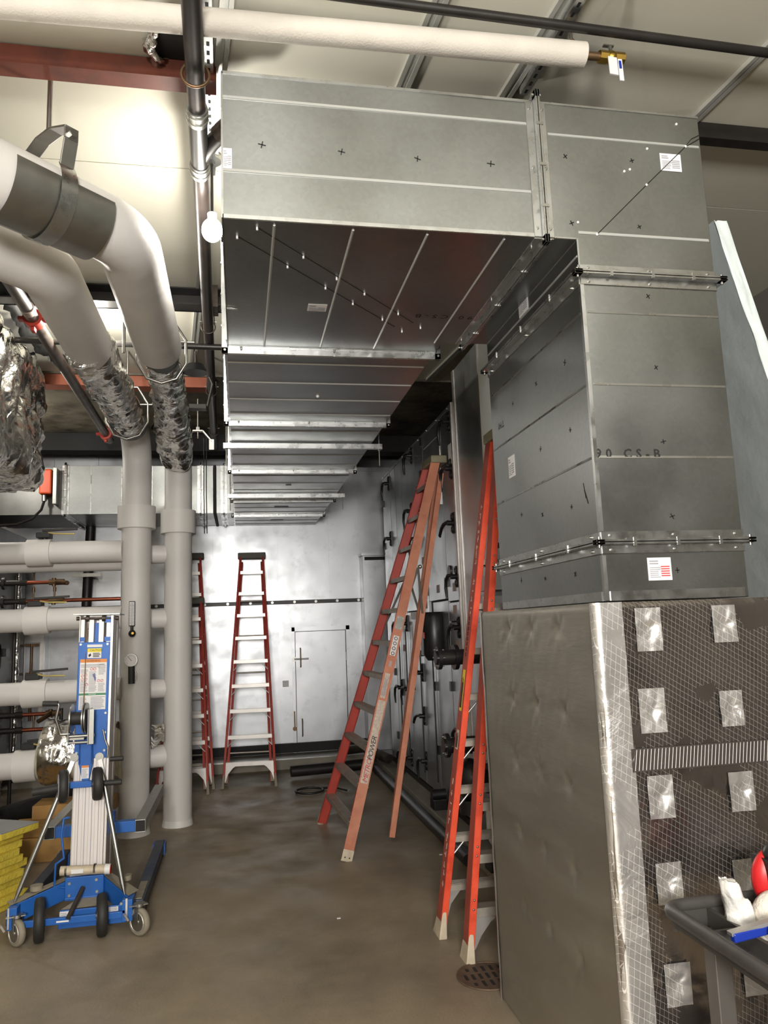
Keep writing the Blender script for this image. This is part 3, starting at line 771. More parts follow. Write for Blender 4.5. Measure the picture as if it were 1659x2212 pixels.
t = thing('damper_duct', 'dark end of the branch duct beside the foil-wrapped duct', 'duct', (-2.6, 10.8, ZB))
MB().box(-3.2, -2.215, 10.22, 11.4, ZB, 4.08).build('duct_body', 'paneldark', t, .003, 1)
t = thing('damper_actuator', 'orange damper actuator on the duct end beside the foil duct', 'actuator', (-2.38, 10.1, 3.9))
MB().box(-2.47, -2.32, 10.02, 10.215, 3.70, 4.02).build('housing', 'orangeact', t, .02)
MB().box(-2.31, -2.27, 10.05, 10.215, 3.58, 4.04).build('bracket', 'zinc', t)
MB().cyl((-2.42, 10.1, 3.70), (-2.42, 10.1, 3.62), .03).build('cable_gland', 'zinc', t)
o = MB().tube([(-2.42, 10.1, 3.62), (-2.44, 10.05, 3.5), (-2.52, 9.95, 3.37), (-2.66, 9.8, 3.28), (-2.84, 9.6, 3.24), (-3.0, 9.4, 3.27), (-3.1, 9.3, 3.33)], .016, 10).build('cable', 'black')
tag(o, 'black flexible cable drooping from the orange actuator', 'cable')
# ------------------------------------------------------------------ white insulated pipes
def rough_tube(path, r, amp, fs, seg=40, sub=.03, seed=0, rfn=None):
    """tube with a crumpled surface, resampled along path"""
    pts = [V(p) for p in path]; out = []; rr_ = []
    rl = r if isinstance(r, (list, tuple)) else [r]*len(pts)
    for j, (a, b) in enumerate(zip(pts[:-1], pts[1:])):
        n = max(1, int((b-a).length/sub))
        out += [a+(b-a)*i/n for i in range(n)]; rr_ += [rl[j]+(rl[j+1]-rl[j])*i/n for i in range(n)]
    out.append(pts[-1]); rr_.append(rl[-1]); mb = MB().tube(out, rr_, seg, True)
    cen = out
    n = len(out)
    for i in range(n):
        for k in range(seg):
            j = i*seg+k; p = mb.v[j]; d = (p-cen[i]).normalized()
            q = p*fs+V((seed, seed*2, 0))
            h = noise.turbulence(q, 3, True)-.5
            mb.v[j] = p+d*(h*amp)
    m2 = len(mb.v)
    base = n*seg
    for k in range(seg):
        mb.v[base+k] = mb.v[k].copy(); mb.v[base+seg+k] = mb.v[(n-1)*seg+k].copy()
    return mb
P1X, P1Y, P1R = -1.035, 8.06, .145
P2X, P2Y, P2R = -.64, 8.30, .142
rp = thing('insulated_riser_pipe', 'left white insulated riser pipe carrying the thermometer and pressure gauge', 'pipe', (P1X, P1Y, 0))
MB().cyl((P1X, P1Y, 0), (P1X, P1Y, 3.62), P1R, seg=40).build('pipe_jacket', 'jacket', rp)
MB().cyl((P1X, P1Y, 0), (P1X, P1Y, .05), P1R+.012, P1R+.004, seg=40).build('base_flare', 'jacket2', rp)
MB().cyl((P1X, P1Y, 2.975), (P1X, P1Y, 3.205), P1R+.043, seg=40).build('collar', 'jacket2', rp, .006)
zt = 3.93
MB().tube(bend((P1X, P1Y, 3.60), (P1X, P1Y, zt), (P1X, 7.35, zt), .30), P1R, 40).build('elbow_jacket', 'jacket', rp)
MB().cyl((P1X, 7.44, zt), (P1X, 7.54, zt), P1R+.012, seg=40).build('band', 'blackp', rp)
rough_tube([(P1X, 7.44, zt), (P1X, 6.4, zt), (P1X, 5.35, zt)], [.15, .168, .170], .05, 6, seed=1).build('foil_wrap', 'crumple', rp)
MB().tube(bend((P1X, 5.60, zt), (P1X, 4.22, zt), (-2.6, 2.75, zt+.05), .34, 12), .160, 40).build('upper_jacket', 'jacket', rp)
rp = thing('insulated_riser_pipe', 'right white insulated riser pipe nearest the step ladders', 'pipe', (P2X, P2Y, 0))
MB().cyl((P2X, P2Y, 0), (P2X, P2Y, 3.5), P2R, seg=40).build('pipe_jacket', 'jacket', rp)
MB().cyl((P2X, P2Y, 0), (P2X, P2Y, .06), P2R+.012, P2R+.003, seg=40).build('base_flare', 'jacket2', rp)
MB().cyl((P2X, P2Y, 2.95), (P2X, P2Y, 3.195), P2R+.04, seg=40).build('collar', 'jacket2', rp, .006)
z2 = 3.92
MB().tube(bend((P2X, P2Y, 3.45), (P2X, P2Y, z2-.08), (P2X, 7.6, z2-.08), .22), P2R, 40).build('elbow_jacket', 'jacket', rp)
PU = -.555
rough_tube([(P2X, 8.16, z2-.17), (P2X, 7.7, z2-.07), (-.585, 6.7, z2), (PU, 5.9, z2), (PU, 5.38, z2)], [.170, .185, .145, .12, .115], .055, 6, seed=5).build('foil_wrap', 'crumple', rp)
MB().cyl((PU, 5.46, z2), (PU, 5.58, z2), .128, seg=36).build('band', 'blackp', rp)
MB().tube(bend((PU, 5.37, z2), (PU, 3.82, z2), (-2.18, 2.33, z2+.04), .36, 14), .162, 40).build('upper_jacket', 'jacket', rp)
# thermometer and gauge
t = thing('thermometer', 'tall white-scaled thermometer on the left white riser pipe', 'thermometer', (P1X-.01, P1Y-P1R, 1.9))
yy = P1Y-P1R
MB().box(-1.075, -1.017, yy-.05, yy-.03, 1.99, 2.235).build('case', 'blackp', t, .004)
o = MB().box(-1.069, -1.023, yy-.053, yy-.05, 2.0, 2.225).build('scale_plate', 'white', t)
r = MB(); rows(r, (-1.066, yy-.0535, 2.005), (1, 0, 0), (0, 0, 1), .014, .21, 20, .35, .1); rows(r, (-1.040, yy-.0535, 2.005), (1, 0, 0), (0, 0, 1), .014, .21, 20, .35, .1); r.build('graduations', 'ink', o)
MB().cyl((-1.046, yy-.053, 2.0), (-1.046, yy-.053, 2.22), .003, seg=8).build('tube', 'inkgrey', t)
b = MB(); b.cyl((-1.046, yy-.04, 1.99), (-1.046, yy-.04, 1.93), .014); b.sphere((-1.044, yy-.035, 1.92), .036); b.cyl((-1.044, yy-.03, 1.92), (-1.044, yy+.03, 1.92), .022); b.build('stem', 'blackp', t)
MB().cyl((-1.035, yy-.066, 1.922), (-1.035, yy-.074, 1.922), .012).build('locking_screw', 'brass', t)
t = thing('pressure_gauge', 'round pressure gauge on a black valve stem below the thermometer', 'gauge', (-1.045, yy, 1.45))
MB().cyl((-1.048, yy-.03, 1.665), (-1.048, yy-.075, 1.665), .062, seg=32).build('gauge_case', 'zinc', t, .003)
o = MB().cyl((-1.048, yy-.0755, 1.665), (-1.048, yy-.077, 1.665), .055, seg=32).build('dial', 'white', t)
b = MB()
for i in range(17):
    a = math.radians(225-270*i/16); c, s_ = math.cos(a), math.sin(a); b.obox((-1.048+.045*c, yy-.0775, 1.665+.045*s_), (.005*c, 0, .005*s_), (-.0012*s_, 0, .0012*c), (0, .0004, 0))
b.build('graduations', 'ink', o)
b = MB(); b.bar((-1.04, yy-.078, 1.655), (-1.075, yy-.078, 1.70), .004, .001, (0, 1, 0)); b.build('needle', 'ink', o)
MB().cyl((-1.045, yy-.05, 1.605), (-1.043, yy-.05, 1.44), .031, seg=20).build('insulated_stem', 'rubber', t, .006)
MB().tube([(-1.01, yy-.05, 1.56), (-1.0, yy-.055, 1.53), (-1.0, yy-.055, 1.47)], .006, 8).build('lever', 'zinc', t)
# horizontal branch pipes
def branch(z, zr, lab, r=.108, col0=-2.05, col1=-1.83, y=7.98, gasket=True):
    t = thing('branch_pipe', lab, 'pipe', (-2.2, y, z-r))
    MB().cyl((-3.3, y, z-.005), (P1X-.12, y, z), r, seg=36).build('pipe_jacket', 'jacket', t)
    MB().cyl((col0, y, z-.006), (col1, y, z-.003), r+.026, seg=36).build('collar', 'jacket2', t, .005)
    MB().tube(bend((P1X+.10, y+.32, zr), (P2X-.205, y+.32, zr), (P2X+.02, y+.34, zr), .01, 3), r-.012, 36).build('stub', 'jacket', t)
    return t
branch(2.745, 2.735, 'topmost horizontal white branch pipe meeting the two risers')
branch(2.085, 2.06, 'second horizontal white branch pipe from the top, behind the lift mast top', .112)
branch(1.39, 1.35, 'third horizontal white branch pipe, passing behind the lift warning label', .108)
branch(.725, .68, 'lowest horizontal white branch pipe, with a foil blanket on it', .122, -2.10, -1.9)
b = MB().cyl((-2.9, 8.15, 2.66), (P1X-.05, 8.2, 2.665), .10, seg=30).build('insulated_pipe', 'jacket'); tag(b, 'white pipe just visible under and behind the topmost branch pipe', 'pipe')
# foil insulation blanket draped over the lowest branch
t = thing('insulation_blanket', 'foil-faced glass wool blanket draped over the lowest white branch pipe', 'blanket', (-1.5, 7.6, .5))
def drape(off, amp, x0, x1, seed):
    def fn(a, c):
        th = math.radians(-60+ 250*c)
        r = .27+off
        x = x0+(x1-x0)*a+.02*math.sin(c*7)-.17*max(0, c-.30)*a
        py = 7.93-r*math.sin(th)*1.0; pz = .80+r*math.cos(th)*1.25
        if th > PI/2: pz = .80+r*math.cos(th)*1.0-.0
        q = V((x*5+seed, py*5, pz*5)); h = noise.turbulence(q, 3, True)-.5
        d = V((0, -math.sin(th), math.cos(th)))
        return V((x, py, pz))+d*(h*amp)
    return MB().grid(fn, 44, 60)
drape(.0, .045, -1.82, -1.46, 2).build('foil_face', 'crumple2', t)
drape(-.045, .02, -1.85, -1.19, 4).build('wool_layer', 'wool', t)
drape(-.012, .03, -1.45, -1.30, 7).build('wool_layer', 'wool', t)
t = thing('insulation_blanket', 'pale glass wool flap with foil hanging on the lowest branch between the risers', 'blanket', (-.95, 8.0, .6))
def flap(a, c):
    x = -1.22+.085*a+.03*c; z = 1.07-.46*c-.05*a; y = 7.83-.05*math.sin(c*3)-.02*a+.02*noise.noise(V((a*4, c*4, 1)))
    return V((x, y, z))
MB().grid(flap, 16, 20).build('wool_layer', 'wool', t)
def flap2(a, c): return V((-.88+.13*a, 8.08-.04*a, 1.02-(.24-.17*a*0)*c*(1-.35*a)+.02*noise.noise(V((a*6, c*6, 3)))))
MB().grid(flap2, 14, 14).build('foil_face', 'crumple2', t)
# valve actuators on top of the branches
def actuator(x, z, lab, low=False):
    t = thing('valve_actuator', lab, 'valve actuator', (x, 8.0, z), 'black valve handles on the branch pipes')
    MB().cyl((x, 8.0, z-.04), (x, 8.0, z+.02), .03).build('stem', 'blackp', t)
    MB().box(x-.07, x+.06, 7.93, 8.07, z, z+.055).build('body', 'blackp', t, .008)
    MB().bar((x-.02, 7.97, z+.075), (x+.31, 7.97, z+.09), .035, .022).build('lever', 'black', t, .004)
    MB().tube([(x+.05, 7.93, z+.05), (x+.12, 7.9, z+.035), (x+.3, 7.9, z+.03)], .008, 8).build('trigger', 'yhandle', t)
    return t
actuator(-1.90, 2.885, 'black lever valve actuator on the topmost branch pipe')
actuator(-1.96, 2.215, 'black lever valve actuator on the second branch pipe from the top')
actuator(-1.96, 1.515, 'black lever valve actuator on the third branch pipe')
actuator(-1.98, .872, 'black lever valve actuator on the lowest branch pipe')
# copper pipes
def copper(x0, x1, z, lab, elbow=None, y=9.0, studs=(), riser=None):
    t = thing('copper_pipe', lab, 'pipe', (x0, y, z-.03))
    MB().cyl((x0, y, z), (x1, y, z), .021).build('pipe', 'copper', t)
    b = MB().cyl((x0-.02, y, z), (x0+.05, y, z), .034, seg=8, smooth=False); b.cyl((x0-.42, y, z), (x0-.02, y, z), .032); b.cyl((x0-.34, y-.0, z-.07), (x0-.34, y, z+.07), .02); b.cyl((x0-.2, y, z), (x0-.17, y, z), .07)
    b.build('valve', 'black', t)
    b = MB().cyl((x0+.28, y, z), (x0+.44, y, z), .033, seg=8, smooth=False); b.cyl((x0+.33, y, z-.045), (x0+.33, y, z+.045), .022); b.build('fitting', 'bronze', t)
    for s in studs:
        b = MB().cyl((s, y, z), (s, y, z+.16), .009); b.cyl((s, y, z+.1), (s, y, z+.15), .016, seg=8); b.build('tap', 'bronze', t)
    if elbow:
        b = MB().tube([(x1-.02, y, z), (x1+.01, y-.02, z), V((x1, y, z))+V(elbow)], .024, 14, False); b.tube([V((x1, y, z))+V(elbow), V((x1, y, z))+V(elbow)*.8], .019, 14); b.build('open_end', 'bronze', t)
    return t
copper(-2.36, -2.0, 2.52, 'topmost copper pipe at left with a cut open end', (.16, -.25, -.03), studs=(-2.24,))
copper(-2.36, -1.16, 2.315, 'second copper pipe from the top, running behind the left riser', studs=(-2.24, -2.02))
copper(-2.36, -2.03, 1.10, 'third copper pipe from the top with a bent open end pointing down', (-.08, -.18, -.06))
copper(-2.36, -1.1, .94, 'lowest copper pipe, half hidden by the foil blanket', studs=(-2.2,))
for x, z0, z1, lab in ((-2.42, .0, 2.6, 'thin dark upright pipe joining the copper pipes at far left'), (-1.92, .85, 1.15, 'short thin dark upright pipe between the two lower copper pipes')):
    o = MB().cyl((x, 9.0, z0), (x, 9.0, z1), .019).build('thin_pipe', 'black'); tag(o, lab, 'pipe')
o = MB().cyl((-2.13, 11.38, 2.33), (-2.09, 11.38, 3.46), .066, seg=20).build('black_standpipe', 'black'); tag(o, 'thick black upright pipe on the back wall below the branch duct', 'pipe')
t = thing('pipe_clamp', 'strut clamp holding the thick black upright pipe on the wall', 'clamp', (-2.11, 11.36, 2.76))
MB().box(-2.31, -1.92, 11.28, 11.31, 2.74, 2.79).build('strut', 'zinc', t); MB().torus((-2.11, 11.38, 2.765), (0, 0, 1), .072, .012).build('strap', 'black', t)
# left-hand unit with dark panels
t = thing('side_air_unit', 'dark sheet metal air unit at the far left edge behind the branch pipes', 'air handler', (-3.2, 9.6, 0))
MB().box(-4.1, -2.93, 9.35, 11.35, .1, 3.3).build('casing', 'paneldark', t, .005)
for x0, x1, m in ((-3.07, -2.95, 'alu'), (-3.3, -3.1, 'unitmetal')):
    MB().box(x0, x1, 9.32, 9.35, .15, 3.2).build('panel', m, t)
rough_tube([(-2.90, 10.9, .3), (-2.90, 10.9, 3.2)], .035, .03, 9, 14, .04, 3).build('foil_strip', 'crumple', t)
MB().box(-2.93, -2.86, 10.3, 10.45, 1.70, 1.80).build('latch', 'blackp', t); MB().torus((-2.88, 10.1, 1.70), (1, .2, 0), .17, .009, 24).build('cable_loop', 'black', t)
t = thing('wall_hatch', 'tall narrow bright hatch with a dark bar in the left back wall', 'hatch', (-2.6, 11.5, 1.3))
MB().box(-2.97, -2.70, 11.46, 11.5, .8, 1.98).build('frame', 'alu', t); MB().box(-2.93, -2.74, 11.44, 11.46, .8, 1.86).build('panel', 'wallmetal', t)
b = MB().cyl((-2.84, 11.40, .8), (-2.84, 11.40, 1.84), .018); b.box(-2.93, -2.74, 11.39, 11.41, 1.80, 1.84); b.box(-2.91, -2.77, 11.39, 11.41, 1.42, 1.45); b.build('bar', 'bronze', t)
o = MB().cyl((-1.9, 9.6, .12), (-3.2, 7.4, .12), .10).build('low_pipe', 'rubber'); tag(o, 'thick dark rubber-covered pipe on the floor behind the yellow boards', 'pipe')
o = MB().cyl((-2.6, 9.9, .35), (-3.5, 7.6, .40), .09).build('low_pipe', 'rubber'); tag(o, 'dark pipe in the shadow under the lowest branch pipe at far left', 'pipe')
o = rough_tube([(-2.34, 8.2, .25), (-2.32, 8.2, .58)], .045, .04, 9, 16, .03, 8).build('foil_tail', 'crumple'); tag(o, 'scrap of crumpled foil hanging under the lowest branch pipe', 'foil')

# ------------------------------------------------------------------ foil wrapped duct upper left
def foil_box(x0, x1, y0, y1, z0, z1, seed):
    cx, cz = (x0+x1)/2, (z0+z1)/2; hx, hz = (x1-x0)/2, (z1-z0)/2; r = .14
    def prof(a):
        # rounded rectangle param
        t = a*2*PI; c, s_ = math.cos(t), math.sin(t); k = max(abs(c), abs(s_))
        px, pz = c/k*hx, s_/k*hz
        ix = max(-hx+r, min(hx-r, px)); iz = max(-hz+r, min(hz-r, pz)); d = V((px-ix, 0, pz-iz))
        return V((ix, 0, iz))+(d.normalized()*r if d.length > 1e-6 else d)
    def fn(a, c):
        p = prof(a); y = y0+(y1-y0)*c
        e = max(0, abs(c-.5)*2-.9)/.1; p = p*(1-.12*e*e)
        q = V((p.x*2.2+seed, y*2.2, p.z*2.2)); h = noise.turbulence(q, 4, True)-.5
        h2 = abs(noise.noise(V((p.x*9, y*7+seed, p.z*2.5))))
        n = V((p.x/hx, 0, p.z/hz)).normalized()
        return V((cx, y, cz))+V((p.x, 0, p.z))+n*(.12*h-.06*h2)
    b = MB().grid(fn, 150, 120)
    ring_ = [fn(i/40, 1) for i in range(40)]; b.add(ring_, [tuple(range(40))])
    ring_ = [fn(i/40, 0) for i in range(40)]; b.add(ring_, [tuple(range(40))])
    return b
o = foil_box(-3.3, -1.73, 4.6, 7.35, 3.20, 4.40, 1).build('foil_wrapped_duct', 'crumple2', None); tag(o, 'large duct wrapped in crumpled silver foil at the upper left edge', 'duct')
t = thing('duct_strap', 'ragged black strip of mastic along the top of the foil-wrapped duct', 'strip', (-1.75, 6.3, 4.45))
rough_tube([(-1.80, 5.2, 4.52), (-1.74, 6.2, 4.50), (-1.66, 7.3, 4.46)], .06, .09, 6, 16, .04, 4).build('mastic', 'gasket', t)

# ------------------------------------------------------------------ overhead pipes, beams, hangers
ZD = 4.36
t = thing('drain_pipe', 'black drain pipe running overhead from the viewpoint to the back wall', 'pipe', (-.2, 6, ZD))
dp = lambda y: (-.165-.0205*(y-2.7), y, ZD)
MB().cyl(dp(1.2), dp(10.2), .042, seg=24).build('pipe', 'castiron', t)
for y in (3.42, 3.86):
    b = MB().cyl(dp(y-.05), dp(y+.05), .050, seg=24); b.cyl(dp(y-.03), dp(y-.018), .054, seg=24); b.cyl(dp(y+.018), dp(y+.03), .054, seg=24); b.build('band_coupling', 'zinc', t)
MB().cyl(dp(3.40), dp(3.90), .046, seg=24).build('wye', 'black', t)
b = MB().tube([dp(3.78), (-.12, 3.66, ZD+.02), (-.02, 3.55, ZD+.06), (.1, 3.48, ZD+.09)], .040, 20); b.build('branch', 'black', t)
MB().cyl((-.085, 3.62, ZD+.035), (-.015, 3.545, ZD+.062), .05, seg=20).build('branch_coupling', 'iron', t)
def clevis(y, lab, top=ZC):
    q = thing('pipe_hanger', lab, 'hanger', dp(y)); x = dp(y)[0]
    b = MB().torus((x, y, ZD), (0, 1, 0), .056, .005, 24, 8); b.tube([(x-.05, y, ZD+.02), (x-.045, y, ZD+.10), (x+.045, y, ZD+.10), (x+.05, y, ZD+.02)], .006, 8); b.build('clevis', 'iron', q)
    MB().cyl((x-.07, y, ZD+.045), (x+.07, y, ZD+.045), .005, seg=8).build('bolt', 'zinc', q)
    MB().cyl((x, y, ZD+.10), (x, y, top), .005, seg=8).build('rod', 'iron', q)
clevis(6.05, 'nearer wire hanger loop round the black drain pipe')
clevis(7.75, 'middle hanger loop round the black drain pipe by the chain wheel')
clevis(9.4, 'farthest hanger loop round the black drain pipe')
b = MB().torus(dp(3.18), (0, 1, .0), .062, .006, 24, 8, 0, PI, (-1, 0, 0)); 
q = thing('pipe_hanger', 'bronze hanger ring round the black drain pipe by the red beam', 'hanger', dp(3.15)); b = MB().torus(dp(3.15), (0, 1, 0), .060, .007, 24, 8); b.build('ring', 'bronze', q); MB().cyl((dp(3.15)[0], 3.15, ZD+.06), (dp(3.15)[0], 3.15, ZC), .006, seg=8).build('rod', 'bronze', q)
# torn hole with foil in the ceiling by the drain pipe
t = thing('ceiling_hole', 'ragged dark hole edged with crumpled foil in the ceiling by the drain pipe', 'hole', (-.275, 3.27, ZC))
b = MB(); n = 18; rr = random.Random(4); ring_ = [(-.275+.085*rr.uniform(.8, 1.15)*math.cos(2*PI*i/n), 3.27+.12*rr.uniform(.8, 1.15)*math.sin(2*PI*i/n)) for i in range(n)]
b.prism(ring_, 'z', ZC-.006, ZC+.002); b.build('opening', 'gasket', t)
rough_tube([(-.355, 3.37, ZC-.03), (-.385, 3.25, ZC-.03), (-.35, 3.15, ZC-.03)], .035, .06, 12, 14, .02, 3).build('foil_edge', 'crumple', t)
# white canvas pipe across the top
t = thing('canvas_pipe', 'white canvas-covered pipe across the top ending at a brass valve', 'pipe', (.3, 2.9, 4.37))
MB().cyl((-2.6, 2.98, 4.425), (1.553, 2.865, 4.42), .054, seg=30).build('canvas_jacket', 'canvas', t)
MB().cyl((1.54, 2.866, 4.42), (1.70, 2.862, 4.42), .018).build('copper_end', 'bronze', t)
t = thing('brass_valve', 'brass ball valve with white tags at the end of the canvas pipe', 'valve', (1.66, 2.86, 4.42))
b = MB().cyl((1.625, 2.864, 4.42), (1.665, 2.864, 4.42), .028, seg=8, smooth=False); b.sphere((1.685, 2.863, 4.42), .03); b.cyl((1.70, 2.862, 4.42), (1.745, 2.861, 4.42), .026, seg=8, smooth=False); b.build('body', 'brass', t)
b = MB().cyl((1.685, 2.863, 4.44), (1.685, 2.863, 4.475), .008); b.bar((1.65, 2.863, 4.478), (1.70, 2.863, 4.478), .016, .006); b.build('handle', 'zinc', t)
b = MB().obox((1.675, 2.835, 4.355), (.022, .002, 0), (0, .002, .045), (.001, .004, 0)); b.build('tag', 'white', t)
b = MB().obox((1.708, 2.83, 4.335), (.010, .0, 0), (0, .002, .055), (0, .002, 0)); b.build('tag', 'white', t)
b = MB().obox((1.706, 2.827, 4.36), (.006, .0, 0), (0, .001, .02), (0, .0005, 0)); b.build('print', 'bluetool', t)
for x, y in ((1.50, 2.87), (1.66, 2.55)):
    q = thing('hanger_rod', 'thin steel hanger rod beside the end of the canvas pipe' if x < 1.6 else 'short steel hanger rod above the upper black pipe', 'rod', (x, y, 4.47))
    MB().cyl((x, y, 4.47), (x, y, ZC), .008, seg=8).build('rod', 'rodsteel', q); MB().cyl((x, y, 4.47), (x, y, 4.49), .016, seg=6, smooth=False).build('nut', 'bronze', q)
o = MB().cyl((-.3, 2.77, 4.5), (3.6, 2.82, 4.48), .021).build('black_pipe', 'black'); tag(o, 'thin black pipe crossing the top right corner of the ceiling', 'pipe')
# red beam and dark beam
t = thing('steel_beam', 'red oxide steel beam under the ceiling at upper left', 'beam', (-2.2, 3.4, 4.42))
b = MB(); b.box(-4.35, -.09, 3.36, 3.46, 4.50, 4.592); b.build('channel', 'redbeam', t)
o = MB(); o.box(2.15, 4.35, 3.44, 3.51, 4.50, 4.592); tag(o.build('steel_beam', 'black'), 'black beam under the ceiling right of the duct elbow', 'beam')
t = thing('steel_beam', 'black steel beam crossing under the ceiling behind the big white pipes', 'beam', (-1.8, 6.1, 4.40))
b = MB(); b.box(-4.35, -.09, 5.80, 5.95, 4.44, 4.45); b.box(-4.35, -.09, 5.93, 5.95, 4.44, 4.58); b.box(-4.35, -.09, 5.80, 5.95, 4.57, 4.58); b.build('beam', 'black', t)
MB().box(-.20, -.15, 5.78, 5.97, 4.42, 4.6).build('end_plate', 'iron', t)
o = MB().box(-4.35, -.25, 7.98, 8.16, 4.47, 4.585).build('steel_beam', 'orangebeam'); tag(o, 'orange primed beam at the end of the white ceiling', 'beam')
o = MB().box(-4.35, 4.35, 10.35, 10.6, 4.34, 4.575).build('steel_beam', 'gasket'); tag(o, 'wide black beam just in front of the back wall', 'beam')
o = MB().cyl((-4.3, 6.28, 4.30), (-.1, 6.34, 4.30), .026).build('black_pipe', 'black'); tag(o, 'thin black pipe crossing under the ceiling behind the foil-wrapped pipes', 'pipe')
t = thing('sprinkler_pipe', 'dark steel pipe with orange couplings running between foil duct and white pipes', 'pipe', (-1.5, 7, 4.26))
MB().cyl((-1.47, 2.5, 4.29), (-1.56, 9.6, 4.29), .047, seg=24).build('pipe', 'iron', t)
for y in (5.85, 9.30):
    x = -1.47-.09*(y-2.5)/7.1
    b = MB().cyl((x, y-.05, 4.29), (x, y+.05, 4.29), .07, seg=20); b.box(x-.11, x+.11, y-.03, y+.03, 4.275, 4.305); b.box(x-.015, x+.015, y-.03, y+.03, 4.19, 4.39); b.build('coupling', 'coupling', t, .006)
MB().cyl((-1.505, 5.62, 4.29), (-1.508, 5.70, 4.29), .050, seg=24).build('marker_band', 'faded', t)
# yoke hanger round the right big pipe
t = thing('yoke_hanger', 'grey yoke hanger with metal saddle round the near white pipe', 'hanger', (-.93, 3.9, 4.1))
dirp = V((-2.18+.555, 2.33-3.82, .04)).normalized(); hc = V((PU, 3.82, z2))+dirp*.43; sidev = V((-dirp.y, dirp.x, 0)).normalized(); sidev = sidev if sidev.y < 0 else -sidev; P2R = .162
def saddle(a, c):
    th = math.radians(-100+200*a); r = P2R+.026
    return hc+dirp*(.24*(c-.5)*2)*1.0+(sidev*math.sin(th)-V((0, 0, 1))*math.cos(th))*r
MB().grid(saddle, 40, 6).build('saddle', 'zinc', t)
def strapf(a, c):
    th = math.radians(-125+250*a); r = P2R+.036
    return hc+dirp*(.04*(c-.5)*2)+(sidev*math.sin(th)-V((0, 0, 1))*math.cos(th))*r
MB().grid(strapf, 40, 2).build('strap', 'galvd', t)
b = MB()
for s in (-1, 1):
    e = hc+sidev*s*(P2R+.036)*math.sin(math.radians(125))+V((0, 0, .10)); f = hc+sidev*s*.195+V((0, 0, .225))
    b.bar(e, f, .07, .008, sidev); b.bar(f-V((0, 0, 0)), f+V((0, 0, .06)), .07, .008, sidev)
f0 = hc-sidev*.20+V((0, 0, .28)); f1 = hc+sidev*.20+V((0, 0, .28))
b.bar(f0, hc-sidev*.06+V((0, 0, .33)), .07, .01); b.bar(hc-sidev*.065+V((0, 0, .33)), hc+sidev*.065+V((0, 0, .33)), .07, .01); b.bar(hc+sidev*.06+V((0, 0, .33)), f1, .07, .01)
b.build('yoke', 'zinc', t, .003)
b = MB()
for s in (-1, 1):
    c = hc+sidev*s*.20+V((0, 0, .25)); b.cyl(c-sidev*.02, c+sidev*.02, .02, seg=6, smooth=False)
each(b, 'bolt', 'zinc', t)
b = MB().cyl(hc+V((0, 0, .33)), V((hc.x, hc.y-.0, ZC-.02)), .012); b.build('rod', 'rodsteel', t)
# hanger rods and yokes further back
def loophanger(x, y, z, r, lab):
    t = thing('pipe_hanger', lab, 'hanger', (x, y, z))
    b = MB().tube([(x-r, y, z+.02), (x-r, y, z+.15), (x-r*.5, y, z+r+.12), (x+r*.5, y, z+r+.12), (x+r, y, z+.15), (x+r, y, z-.03), (x+r*.6, y, z-r*.85), (x, y, z-r*1.05), (x-r*.6, y, z-r*.85), (x-r, y, z-.03), (x-r, y, z+.02)], .011, 8, False); b.build('loop', 'rodsteel', t)
    MB().cyl((x-r-.04, y, z+.14), (x+r+.06, y, z+.14), .008, seg=8).build('bolt', 'zinc', t)
    MB().cyl((x, y, z+r+.12), (x, y, ZC), .010, seg=8).build('rod', 'rodsteel', t)
loophanger(PU, 5.62, z2, .175, 'steel loop hanger round the foil-wrapped right pipe')
loophanger(P1X, 7.30, zt, .19, 'steel loop hanger round the foil-wrapped left pipe')
t = thing('hanger_rod', 'thin steel rod from the black beam down between the big white pipes', 'rod', (-.93, 5.9, 4.1)); MB().cyl((-.86, 5.86, 4.05), (-.86, 5.86, ZC), .012, seg=8).build('rod', 'rodsteel', t); MB().cyl((-.86, 5.86, 4.42), (-.86, 5.86, 4.45), .024, seg=6, smooth=False).build('nut', 'zinc', t)
# chain-wheel style valve by the drain pipe
t = thing('overhead_valve', 'dark shiny bracket and disc hung on a rod beside the drain pipe', 'valve', (-.40, 7.2, 4.2))
MB().cyl((-.40, 7.2, 4.44), (-.40, 7.2, ZC), .012, seg=8).build('rod', 'iron', t)
MB().cyl((-.40, 7.2, 4.36), (-.40, 7.2, 4.44), .115, .08, seg=24).build('dome', 'blackp', t, .004)
for s in (-1, 1): MB().tube([(-.40+s*.10, 7.2, 4.40), (-.40+s*.16, 7.2, 4.25), (-.40+s*.11, 7.2, 4.03)], .014, 8).build('arm', 'black', t)
MB().box(-.50, -.30, 7.15, 7.25, 4.00, 4.04).build('foot_plate', 'black', t)
MB().cyl((-.58, 7.2, 4.30), (-.545, 7.2, 4.30), .09, seg=24).build('disc', 'blackp', t)
MB().cyl((-.75, 7.2, 4.30), (-.55, 7.2, 4.30), .01).build('spindle', 'zinc', t)
t = thing('yoke_hanger', 'pale grey yoke hanger hanging empty near the foil-wrapped right pipe', 'hanger', (-.42, 8.0, 3.85))
x, y, z = -.42, 8.0, 3.97
b = MB(); b.bar((x-.14, y, z-.08), (x-.05, y, z+.03), .05, .012, (0, 0, 1)); b.bar((x-.05, y, z+.03), (x+.05, y, z+.03), .05, .012); b.bar((x+.05, y, z+.03), (x+.14, y, z-.08), .05, .012)
for s in (-1, 1): b.box(x+s*.14-.025, x+s*.14+.025, y-.005, y+.005, z-.17, z-.06)
b.build('yoke', 'alu', t); MB().cyl((x, y, z-.05), (x, y, 4.35), .009, seg=8).build('rod', 'rodsteel', t)
MB().cyl((x, y, z+.04), (x, y, z+.07), .02, seg=6, smooth=False).build('nut', 'white', t)
